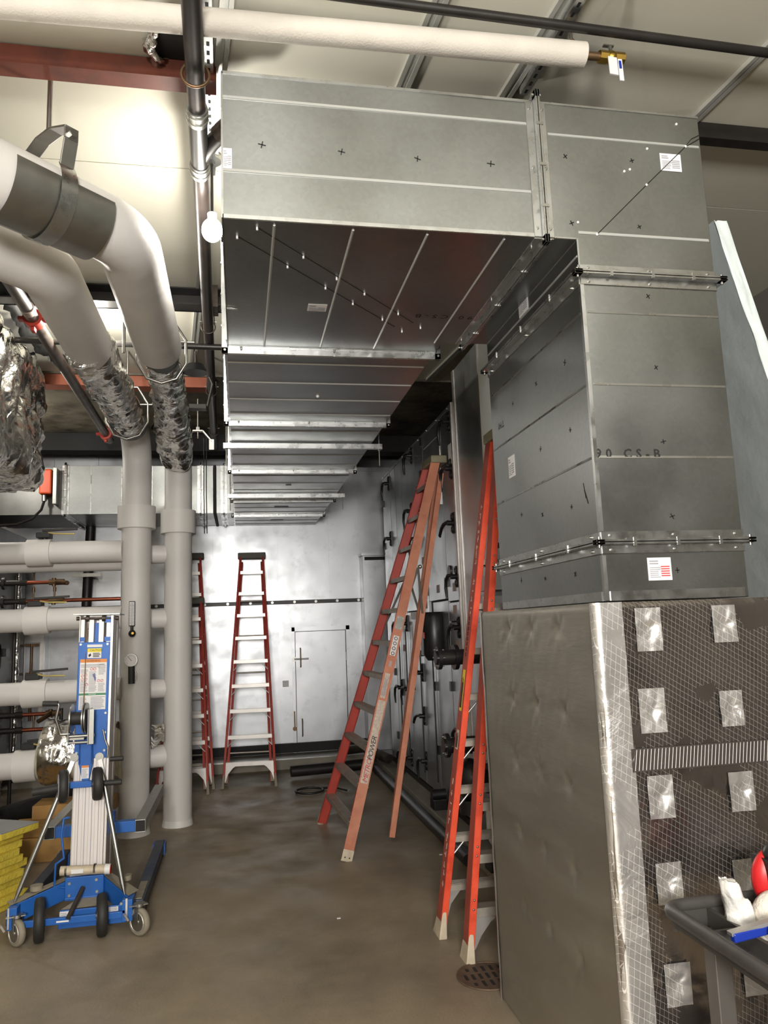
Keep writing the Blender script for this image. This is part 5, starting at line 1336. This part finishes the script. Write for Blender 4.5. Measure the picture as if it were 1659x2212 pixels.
# front plate with labels
plate = lp('label_plate', MB().box(mx0-.004, mx1+.004, 5.685, 5.70, 1.08, 1.865), 'blue', lift, .003, True)
yp = 5.6845
def lab_(x0, x1, z0, z1, m, nm, par=plate, dy=0): return MB().box(x0, x1, yp-.0008-dy, yp-dy, z0, z1).build(nm, m, par)
lab_(-1.085, -.985, 1.83, 1.848, 'white', 'serial_label')
c_ = lab_(-1.082, -.990, 1.755, 1.822, 'white', 'caution_label'); lab_(-1.082, -.990, 1.796, 1.822, 'lyellow', 'caution_header', c_, .001)
text('CAUTION', .018, (-1.066, yp-.002, 1.803), (1, 0, 0), (0, 0, 1), 'ink', 'lettering', c_, .0004)
r = MB(); rows(r, (-1.045, yp-.0015, 1.76), (1, 0, 0), (0, 0, 1), .05, .032, 4); r.obox((-1.066, yp-.0015, 1.775), (.008, 0, .005), (-.002, 0, .008), (0, .0003, 0)); r.build('print', 'ink', c_)
wl = lab_(-1.128, -.951, 1.405, 1.748, 'white', 'warning_label'); lab_(-1.128, -.951, 1.725, 1.748, 'lorange', 'warning_header', wl, .001)
text('WARNING', .019, (-1.085, yp-.002, 1.7295), (1, 0, 0), (0, 0, 1), 'ink', 'lettering', wl, .0004)
lab_(-1.128, -.951, 1.502, 1.516, 'lgreen', 'notice_header', wl, .001); text('NOTICE', .013, (-1.065, yp-.002, 1.505), (1, 0, 0), (0, 0, 1), 'white', 'lettering', wl, .0004)
r = MB()
for (x0, z0, w_, h_, n) in ((-1.122, 1.525, .05, .075, 10), (-1.066, 1.525, .055, .14, 16), (-1.004, 1.525, .048, .06, 8), (-1.004, 1.64, .048, .075, 9), (-1.122, 1.69, .165, .025, 3), (-1.122, 1.41, .05, .085, 10), (-1.05, 1.41, .095, .085, 9), (-1.122, 1.65, .05, .03, 4)): rows(r, (x0, yp-.0016, z0), (1, 0, 0), (0, 0, 1), w_, h_, n, .4)
r.build('print', 'inkgrey', wl)
r = MB()
for x, z in ((-1.11, 1.635), (-1.088, 1.64), (-1.11, 1.61), (-1.087, 1.612), (-1.05, 1.68), (-1.03, 1.68), (-1.003, 1.60), (-.98, 1.60), (-1.08, 1.575)):
    r.torus((x, yp-.0016, z), (0, 1, 0), .009, .0012, 14, 4); r.bar((x-.006, yp-.0016, z-.006), (x+.006, yp-.0016, z+.006), .0016, .0004, (0, 1, 0))
r.build('prohibition_signs', 'inkred', wl)
r = MB(); r.prism([(-1.045, 1.645), (-1.028, 1.65), (-1.02, 1.62), (-1.022, 1.59), (-1.03, 1.61)], 'y', yp-.002, yp-.0012); r.build('pictogram', 'bluetool', wl)
b = MB()
for x, z in ((mx0+.012, 1.85), (mx1-.012, 1.85), (mx1-.01, 1.13), (mx0+.012, 1.12), (mx1-.01, 1.25), (mx1-.01, 1.38)): b.cyl((x, yp, z), (x, yp-.006, z), .008, seg=8)
b.build('bolts', 'zinc', plate)
# winch
wn = lp('winch', MB().cyl((-1.125, 5.60, 1.36), (-1.045, 5.60, 1.36), .042, seg=24), 'rubber')
b = MB(); b.cyl((-1.128, 5.60, 1.36), (-1.120, 5.60, 1.36), .095, seg=32); b.cyl((-1.05, 5.60, 1.36), (-1.042, 5.60, 1.36), .10, seg=32); b.cyl((-1.035, 5.60, 1.36), (-1.028, 5.60, 1.36), .10, seg=32); b.build('drum_flange', 'zinc', wn)
b = MB(); b.box(-1.140, -1.134, 5.54, 5.685, 1.19, 1.32); b.box(-1.015, -1.008, 5.54, 5.685, 1.19, 1.42); b.box(-1.008, -.975, 5.55, 5.556, 1.19, 1.42); b.cyl((-1.14, 5.58, 1.245), (-.975, 5.58, 1.245), .012); b.cyl((-1.14, 5.56, 1.205), (-.975, 5.56, 1.205), .009); b.box(-1.134, -1.04, 5.57, 5.66, 1.22, 1.235); b.build('winch_frame', 'zinc', wn, .002)
b = MB(); b.tube([(-1.13, 5.56, 1.265), (-1.19, 5.56, 1.265), (-1.195, 5.55, 1.30), (-1.215, 5.54, 1.37), (-1.195, 5.53, 1.455), (-1.20, 5.53, 1.47)], .010, 10); b.build('crank', 'zinc', wn)
MB().cyl((-1.20, 5.52, 1.47), (-1.295, 5.52, 1.475), .018).build('crank_grip', 'rubber', wn, .004)
b = MB(); b.cyl((-1.066, 5.66, 1.36), (-1.058, 5.70, 2.0), .0035, seg=6); lp('cable', b, 'bronze')
# folding handle bracket, upper wheels and grips
b = MB(); b.prism([(-1.085, 1.20), (-1.00, 1.20), (-.995, 1.06), (-1.02, .94), (-1.065, .94), (-1.09, 1.06)], 'y', 5.655, 5.665); b.box(-1.085, -1.078, 5.63, 5.685, 1.05, 1.20); b.box(-1.007, -1.0, 5.63, 5.685, 1.05, 1.20); b.box(-1.085, -1.0, 5.63, 5.64, 1.185, 1.20); lp('wheel_bracket', b, 'blue', lift, .003)
l2 = MB().box(-1.068, -1.02, 5.651, 5.654, .955, 1.04).build('warning_label', 'white', lift); MB().box(-1.068, -1.02, 5.6495, 5.651, 1.026, 1.04).build('header', 'lorange', l2); r = MB(); rows(r, (-1.064, 5.6505, .96), (1, 0, 0), (0, 0, 1), .04, .06, 7, .4); r.build('print', 'inkgrey', l2)
b = MB(); b.box(-1.15, -.99, 5.60, 5.64, .905, .945); lp('wheel_axle_bar', b, 'blue', lift, .004)
def wheel(x, y, z, R, w, nm, yaw=0.0, hub='iron', tyre='rubber', rim=None):
    ax = V((math.cos(yaw), math.sin(yaw), 0)); c = V((x, y, z))
    q = MB().tube([c-ax*w*.5, c-ax*w*.38, c-ax*w*.0, c+ax*w*.38, c+ax*w*.5], [R*.86, R*.97, R, R*.97, R*.86], 36).build(nm, tyre, lift)
    b = MB(); b.cyl(c-ax*w*.53, c+ax*w*.53, R*.62, seg=28); b.cyl(c-ax*w*.6, c+ax*w*.6, R*.2, seg=16); b.build('hub', hub, q)
    for k in range(5):
        a_ = 2*PI*k/5; n2 = ax.cross(V((0, 0, 1))); p = c+(n2*math.cos(a_)+V((0, 0, 1))*math.sin(a_))*R*.42
    if rim:
        b = MB(); b.torus(c-ax*w*.52, ax, R*.68, R*.05, 28, 6); b.torus(c+ax*w*.52, ax, R*.68, R*.05, 28, 6); b.build('rim', rim, q)
    return q
wheel(-1.172, 5.60, .925, .108, .055, 'stair_wheel', .25, rim='inkgrey'); wheel(-.955, 5.60, .925, .108, .06, 'stair_wheel', .25)
MB().cyl((-1.20, 5.60, .915), (-1.36, 5.60, .90), .026).build('push_grip', 'rubber', lift, .005); MB().cyl((-.92, 5.60, .925), (-.80, 5.60, .925), .018).build('push_grip', 'rubber', lift, .005)
MB().cyl((-.885, 5.66, 1.07), (-.80, 5.66, 1.07), .016).build('push_grip', 'rubber', lift, .005)
b = MB().tube([(-.935, 5.66, 1.27), (-.92, 5.66, 1.2), (-.90, 5.66, 1.15), (-.905, 5.66, 1.08)], .006, 8); lp('bent_rod', b, 'zinc')
# braces
def brace(pt, pb, nm='brace'):
    pt, pb = V(pt), V(pb); dd = (pb-pt).normalized()
    b = MB(); b.tube([pt+dd*.10, pt+dd*.14, pb-dd*.10, pb-dd*.03], [.008, .016, .016, .006], 14); b.bar(pt-dd*.005, pt+dd*.11, .028, .006, (0, 1, 0))
    b.cyl(pt-V((0, .01, 0)), pt+V((0, .03, 0)), .012, seg=8); b.cyl(pt+V((0, -.006, 0)), pt+V((0, .004, 0)), .028, seg=18)
    lp(nm, b, 'zinc')
brace((-1.118, 5.665, 1.095), (-1.452, 5.55, .21)); brace((-.955, 5.665, 1.09), (-.755, 5.52, .20))
# document tube
b = MB().cyl((-1.188, 5.655, .375), (-.905, 5.655, .362), .030, seg=24); q = lp('document_tube', b, 'bootlight'); MB().cyl((-.906, 5.655, .362), (-.872, 5.655, .360), .033, seg=24).build('end_cap', 'white', q); MB().cyl((-.872, 5.655, .360), (-.868, 5.655, .360), .030, seg=24).build('red_end', 'inkred', q)
b = MB()
for x in (-1.155, -1.148, -.975, -.968): b.torus((x, 5.655, .370), (1, 0, 0), .0305, .003, 20, 6)
b.build('tube_straps', 'blackp', q); MB().box(-1.115, -1.04, 5.6235, 5.6255, .358, .384).build('label', 'white', q)
b = MB().tube([(-1.15, 5.70, .70), (-1.18, 5.68, .70), (-1.19, 5.67, .60), (-1.17, 5.67, .45), (-1.22, 5.66, .42), (-1.225, 5.66, .28), (-1.15, 5.68, .26)], .008, 8); lp('locking_rod', b, 'blue')
# base frame
b = MB(); b.box(-1.16, -.915, 5.665, 5.70, .19, .325); b.box(-1.16, -.915, 5.66, 6.0, .18, .20)
lp('mast_foot', b, 'blue', lift, .004)
def vplate(p0, p1, z0, z1, h, th=.012):
    b = MB(); p0, p1 = V(p0), V(p1); s = V((-(p1-p0).y, (p1-p0).x, 0)).normalized()*th/2
    vs = []
    for p, z in ((p0, z0), (p1, z1)):
        for k in (-1, 1): vs += [V((p.x, p.y, z))+s*k, V((p.x, p.y, z+h))+s*k]
    b.add(vs, [(0, 1, 3, 2), (4, 6, 7, 5), (0, 4, 5, 1), (2, 3, 7, 6), (1, 5, 7, 3), (0, 2, 6, 4)])
    top = MB(); return b
lp('side_beam', vplate((-1.15, 5.70, 0), (-1.45, 5.52, 0), .185, .11, .115), 'blue', lift, .003); lp('side_beam', vplate((-.925, 5.70, 0), (-.735, 5.50, 0), .185, .095, .125), 'blue', lift, .003)
b = MB(); b.add([(-1.15, 5.70, .305), (-1.45, 5.52, .232), (-1.50, 5.60, .232), (-1.15, 5.82, .305)], [(0, 1, 2, 3)]); b.add([(-.925, 5.70, .315), (-.735, 5.50, .225), (-.68, 5.60, .225), (-.925, 5.82, .315)], [(3, 2, 1, 0)]); [o for o in each(b, 'beam_top', 'bootgrey', lift)]
b = MB(); b.box(-1.43, -.75, 5.462, 5.485, .105, .145); b.box(-1.17, -.755, 5.53, 5.56, .055, .10); b.box(-1.16, -.76, 5.53, 5.545, .10, .165); b.box(-1.46, -1.40, 5.46, 5.56, .10, .23); b.box(-.765, -.70, 5.44, 5.56, .09, .22); lp('base_frame', b, 'blue', lift, .003)
b = MB().add([(-1.16, 5.55, .165), (-.93, 5.55, .17), (-.95, 5.68, .195), (-1.06, 5.68, .195)], [(0, 1, 2, 3), (3, 2, 1, 0)]); lp('deck_plate', b, 'bootgrey')
b = MB(); b.box(-1.453, -1.443, 5.452, 5.458, .11, .235); b.box(-.742, -.730, 5.432, 5.438, .10, .23); each(b, 'end_strip', 'alu', lift)
for x0, x1, z0, z1, y in ((-1.16, -1.095, .12, .16, 5.527), (-.86, -.80, .13, .16, 5.527)):
    q = MB().box(x0, x1, y, y+.002, z0, z1).build('base_label', 'white', lift); r = MB(); rows(r, (x0+.005, y-.001, z0+.006), (1, 0, 0), (0, 0, 1), .05, .028, 3, .4, .3); r.build('print', 'inkgrey', q)
MB().box(-1.165, -1.09, 5.4595, 5.4615, .118, .128).build('base_label', 'white', lift)
b = MB().cyl((-1.045, 5.66, .255), (-1.095, 5.46, .135), .016); lp('tow_bar', b, 'iron')
b = MB()
for x, z in ((-1.13, .29), (-.96, .30), (-1.13, .215), (-.955, .225)): b.cyl((x, 5.665, z), (x, 5.653, z), .010, seg=6)
for x, y, z in ((-1.42, 5.50, .215), (-1.42, 5.50, .15), (-.77, 5.47, .20), (-.755, 5.47, .15)): b.cyl((x, y, z), (x-.0, y-.03, z), .009, seg=6)
lp('frame_bolts', b, 'zinc')
# transport wheels, casters
wheel(-1.275, 5.50, .133, .133, .062, 'transport_wheel', .2); wheel(-.895, 5.49, .130, .130, .062, 'transport_wheel', .2)
def caster(x, y, yaw, R):
    q = wheel(x, y, R, R, .04, 'caster', yaw, 'zinc', 'bootgrey', 'alu')
    ax = V((math.cos(yaw), math.sin(yaw), 0)); c = V((x, y, R)); b = MB()
    for s in (-1, 1): b.bar(c+ax*s*.027, c+ax*s*.027+V((0, 0, R*1.15)), .03, .004, ax)
    b.cyl(c+V((0, 0, R*1.1)), c+V((0, 0, R*1.3)), .035); b.bar(c+V((-.06, -.03, R*1.22)), c+V((.05, 0, R*1.22)), .03, .006); b.build('fork', 'zinc', q)
    MB().bar(c+V((-.07, -.02, .02)), c+V((-.09, -.03, .06)), .03, .012).build('brake_pedal', 'alu', q)
caster(-1.40, 5.47, .75, .083); caster(-.655, 5.43, .85, .086)
# straddle legs
def leg(x0, y0, x1, y1):
    b = MB(); b.bar((x0, y0, .115), (x1, y1, .085), .075, .085); q = lp('straddle_leg', b, 'darkblue', lift, .006)
    MB().bar((x0, y0+.02, .160), (x0+(x1-x0)*.25, y0+(y1-y0)*.25, .152), .05, .006).build('cover_plate', 'bootgrey', q)
    b = MB(); b.box(x1-.05, x1-.04, y1-.12, y1+.02, .03, .12); b.box(x1+.04, x1+.05, y1-.12, y1+.02, .03, .12); b.cyl((x1-.03, y1-.03, .035), (x1+.03, y1-.03, .035), .035); b.build('leg_roller', 'blue', q)
leg(-.690, 5.62, -.705, 7.25); leg(-1.47, 5.62, -1.47, 7.20)
for x, y in ((-1.335, 5.66), (-.78, 5.70)):
    MB().cyl((x, y, .27), (x, y, .30), .04).build('leg_knob', 'bootgrey', lift, .004); MB().cyl((x, y, .18), (x, y, .27), .012).build('knob_stem', 'zinc', lift)
# carriage crossbar and forks
b = MB(); b.box(-1.30, -1.13, 5.95, 6.02, .515, .59); b.box(-.92, -.74, 5.95, 6.02, .515, .59); b.box(-1.16, -.90, 5.99, 6.05, .48, .66); q = lp('carriage', b, 'blue', lift, .004)
for x in (-1.325, -.715):
    b = MB(); b.box(x-.036, x+.036, 5.93, 7.22, .512, .518); b.box(x-.036, x-.031, 5.93, 7.22, .518, .595); b.box(x+.031, x+.036, 5.93, 7.22, .518, .595); b.box(x-.036, x+.036, 5.93, 7.22, .592, .598); f_ = lp('fork', b, 'zinc', lift, .002)
    MB().box(x-.030, x+.030, 5.935, 5.94, .520, .590).build('fork_opening', 'gasket', f_)

# ------------------------------------------------------------------ yellow board stacks
rr = random.Random(12)
z = 0.0
n = 11
for i in range(n):
    th = .05
    topb = i == n-1
    ang = math.radians(63+rr.uniform(-3, 3)); dx = (0 if topb else -.05-rr.uniform(0, .05)); dy = rr.uniform(-.05, .05)
    L, Wd = 1.0, .60
    c = V((-1.672+dx*.5, 6.06+dy, 0)); e2 = V((math.cos(ang), math.sin(ang), 0)); e1 = V((-math.sin(ang), math.cos(ang), 0)); Wd = .36+dx
    lab = {0: 'bottom yellow insulation board of the stack left of the lift', n-1: 'top yellow insulation board of the stack, with grey foil upper face'}.get(i, 'yellow insulation board in the stack left of the lift, %s from the top' % ['', 'second', 'third', 'fourth', 'fifth', 'sixth', 'seventh', 'eighth', 'ninth', 'tenth', 'eleventh'][n-1-i])
    t = thing('insulation_board', lab, 'insulation board', (c.x, c.y, z), 'yellow insulation boards in a stack')
    p = [c, c+e1*L, c+e1*L-e2*(-Wd), c+e2*Wd]
    b = MB(); b.prism([(q.x, q.y) for q in p], 'z', z, z+th-.004); b.build('wool', 'yellow', t, .006)
    b = MB(); b.prism([(q.x, q.y) for q in p], 'z', z+th-.004, z+th); b.build('facing', 'boardtop' if topb else 'yellow', t)
    z += th
for i, (x0, x1, y0, y1, z0, z1, lab) in enumerate(((-1.95, -1.20, 7.35, 7.7, 0, .2, 'lower shaded brown board pile on the floor behind the lift mast'), (-1.98, -1.28, 7.38, 7.7, .2, .30, 'long yellowish board on the pile behind the lift mast'), (-1.85, -1.16, 7.6, 7.95, .30, .42, 'upper dull yellow board on the pile behind the lift mast'))):
    o = MB().box(x0, x1, y0, y1, z0, z1).build('board', 'kraftshade', None, .006); tag(o, lab, 'board')  # brown colour stands for shade on these yellowish boards
# loose yellow blocks against the stack's near side
for i, (x, y, z0, lab) in enumerate(((-1.80, 6.00, 0.02, 'yellow insulation offcut lowest against the near side of the board stack'),)):
    o = MB().box(x-.25, x+.10, y-.12, y, 0, .07).build('insulation_offcut', 'yellow', None, .008); tag(o, lab, 'offcut')

# ------------------------------------------------------------------ foam board, drain, cart
t = thing('foam_board', 'large pale blue foam board leaning behind the duct riser at right', 'board', (2.9, 3.8, 0))
k = -.245
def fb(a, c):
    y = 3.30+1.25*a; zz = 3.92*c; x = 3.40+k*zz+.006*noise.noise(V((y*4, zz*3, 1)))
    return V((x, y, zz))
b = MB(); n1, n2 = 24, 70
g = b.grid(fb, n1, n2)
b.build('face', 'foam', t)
b = MB()
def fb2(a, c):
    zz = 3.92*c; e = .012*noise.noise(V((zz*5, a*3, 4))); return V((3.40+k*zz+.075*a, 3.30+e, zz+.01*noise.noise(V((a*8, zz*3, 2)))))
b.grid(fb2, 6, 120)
b.build('cut_edge', 'foamlit', t)
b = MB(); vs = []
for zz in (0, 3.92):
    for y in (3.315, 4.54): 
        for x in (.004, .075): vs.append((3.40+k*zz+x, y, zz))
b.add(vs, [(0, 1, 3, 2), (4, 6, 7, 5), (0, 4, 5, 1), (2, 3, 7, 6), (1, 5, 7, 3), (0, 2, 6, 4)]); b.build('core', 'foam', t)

DX, DY = 1.30, 4.29
t = thing('floor_drain', 'round slotted floor drain grate beside the foot of the foil plenum', 'drain', (DX, DY, 0))
MB().torus((DX, DY, .003), (0, 0, 1), .165, .006, 40, 8).build('frame', 'rust', t)
MB().cyl((DX, DY, .0), (DX, DY, .005), .162, seg=44).build('grate', 'rust', t)
for j, y in enumerate((-.085, 0, .085)):
    hw = math.sqrt(.15**2-y*y)-.01
    m_ = 5 if j != 1 else 7
    for i in range(m_):
        x = -hw+2*hw*(i+.5)/m_; L = .03 if 0 < i < m_-1 or j == 1 else .016
        MB().obox((DX+x, DY+y, .0054), (.009, 0, 0), (0, L, 0), (0, 0, .0006)).build('slot', 'gasket', t)

# utility cart at lower right
CZ = .95
ct = thing('utility_cart', 'dark grey plastic utility cart with a divided tray at lower right', 'cart', (1.75, 2.0, 0))
cx0, cx1, cy0, cy1 = 1.36, 2.06, 1.35, 2.46
b = MB(); r_ = .06
def rrect(x0, x1, y0, y1, r, z, n=6):
    pts = []
    for (cx_, cy_, a0) in ((x1-r, y1-r, 0), (x0+r, y1-r, PI/2), (x0+r, y0+r, PI), (x1-r, y0+r, 1.5*PI)):
        for i in range(n+1): a_ = a0+PI/2*i/n; pts.append((cx_+r*math.cos(a_), cy_+r*math.sin(a_), z))
    return pts
loop = rrect(cx0, cx1, cy0, cy1, r_, CZ); loop = loop+[loop[0], loop[1]]
b.tube(loop, .022, 12, False); b.build('tray_rim', 'cart', ct)
b = MB(); b.box(cx0+.05, cx1-.05, cy0+.05, cy1-.05, CZ-.07, CZ-.062); b.box(cx0+.012, cx0+.02, cy0+.02, cy1-.02, CZ-.05, CZ-.01); b.add([(cx0+.016, cy0+.03, CZ-.045), (cx0+.016, cy1-.03, CZ-.045), (cx0+.06, cy1-.05, CZ-.066), (cx0+.06, cy0+.05, CZ-.066)], [(0, 1, 2, 3)]); b.box(cx1-.02, cx1-.012, cy0+.02, cy1-.02, CZ-.07, CZ-.01); b.box(cx0+.02, cx1-.02, cy1-.02, cy1-.012, CZ-.07, CZ-.01); b.box(cx0+.02, cx1-.02, cy0+.012, cy0+.02, CZ-.07, CZ-.01); b.build('tray', 'cart', ct)
b = MB(); b.box(cx0+.14, cx0+.155, cy0+.02, cy1-.02, CZ-.063, CZ-.01); b.box(cx0+.24, cx0+.255, cy0+.02, cy1-.02, CZ-.063, CZ-.01); b.box(cx0+.03, cx0+.14, cy1-.17, cy1-.16, CZ-.063, CZ-.02); b.build('divider', 'cart', ct)
for x, y in ((cx0+.14, cy1-.06), (cx1-.08, cy1-.06), (cx0+.08, cy0+.08), (cx1-.08, cy0+.08)):
    MB().box(x-.03, x+.03, y-.03, y+.03, .12, CZ-.066).build('leg', 'cartleg', ct, .004); w_ = MB().cyl((x-.02, y, .06), (x+.02, y, .06), .06, seg=20).build('wheel', 'rubber', ct)
MB().box(cx0+.03, cx1-.03, cy0+.03, cy1-.03, .2, .23).build('lower_shelf', 'cart', ct, .006)
# things on the cart
def bagfn(a, c):
    th = a*2*PI; r = .058*(1-.55*c)*(1+.35*noise.noise(V((math.cos(th)*1.6, math.sin(th)*1.6, c*3))))
    return V((1.565+.02*c*-1+r*math.cos(th)*.9-.03*c, 2.33+r*math.sin(th), CZ-.06+.17*c+.02*noise.noise(V((math.cos(th)*2, c*5, 3)))))
b = MB().grid(bagfn, 26, 16); b.add([bagfn(i/26, 1) for i in range(26)], [tuple(range(26))])
o = b.build('plastic_bag', 'bag', None); tag(o, 'crumpled white plastic bag standing in the cart tray', 'bag')
o = MB().cyl((1.60, 2.40, CZ-.02), (1.62, 2.12, CZ+.02), .005, seg=8).build('thin_rod', 'white', None); tag(o, 'thin pale rod lying across the cart tray', 'rod')
t = thing('hand_saw', 'long blade with blue handle lying across the cart rim', 'saw', (1.5, 2.15, CZ))
b = MB(); b.add([(1.40, 2.17, CZ+.015), (1.47, 2.17, CZ+.03), (1.62, 2.16, CZ+.055), (1.62, 2.16, CZ+.040), (1.50, 2.17, CZ+.01)], [(0, 1, 2, 3, 4), (4, 3, 2, 1, 0)]); vs = b.v; b2 = MB().obox((1.51, 2.165, CZ+.038), (.11, -.004, .018), (0, .012, 0), (-.001, 0, .005)); b2.build('blade', 'alu', t)
b = MB().obox((1.475, 2.165, CZ+.018), (.07, 0, .008), (0, .012, 0), (-.001, 0, .013)); b.build('handle', 'bluetool', t, .004)
o = MB().tube([(1.535, 2.13, CZ+.06), (1.52, 2.12, CZ+.03), (1.512, 2.115, CZ-.0), (1.505, 2.11, CZ-.02)], [.012, .020, .017, .006], 12).build('foil_scrap', 'crumple', None); tag(o, 'small twisted scrap of pale foil hanging over the cart rim', 'foil')
o = rough_tube([(1.58, 2.16, CZ+.022), (1.66, 2.10, CZ+.025), (1.80, 2.0, CZ+.03)], .045, .03, 14, 24, .02, 6).build('foil_roll', 'crumple', None); tag(o, 'crumpled silver foil roll lying on the cart at the right edge', 'foil')
t = thing('tool_pouch', 'red and black tool with a white rag at the right edge of the cart', 'tool', (1.70, 2.32, CZ))
b = MB(); b.sphere((1.70, 2.36, CZ+.09), .085, 18, 12, (.9, .5, 1.1)); b.build('red_body', 'redtool', t)
b = MB(); b.sphere((1.71, 2.34, CZ+.17), .05, 14, 10, (1, .7, .8)); b.box(1.655, 1.665, 2.31, 2.40, CZ+.0, CZ+.16); b.build('black_grip', 'blackp', t)
b = MB(); b.sphere((1.66, 2.30, CZ-.01), .085, 20, 14, (1, .8, 1.0)); b.build('white_rag', 'whitefib', t)
# bits of debris on the floor
for i, (x, y, lab) in enumerate(((.62, 5.35, 'tiny white paper scrap on the open floor left of the orange ladder'), (1.62, 6.5, 'pale chip of debris on the floor beside the kerb pipe'))):
    o = MB().box(x-.012, x+.012, y-.008, y+.008, 0, .004).build('debris', 'white', None); tag(o, lab, 'debris')
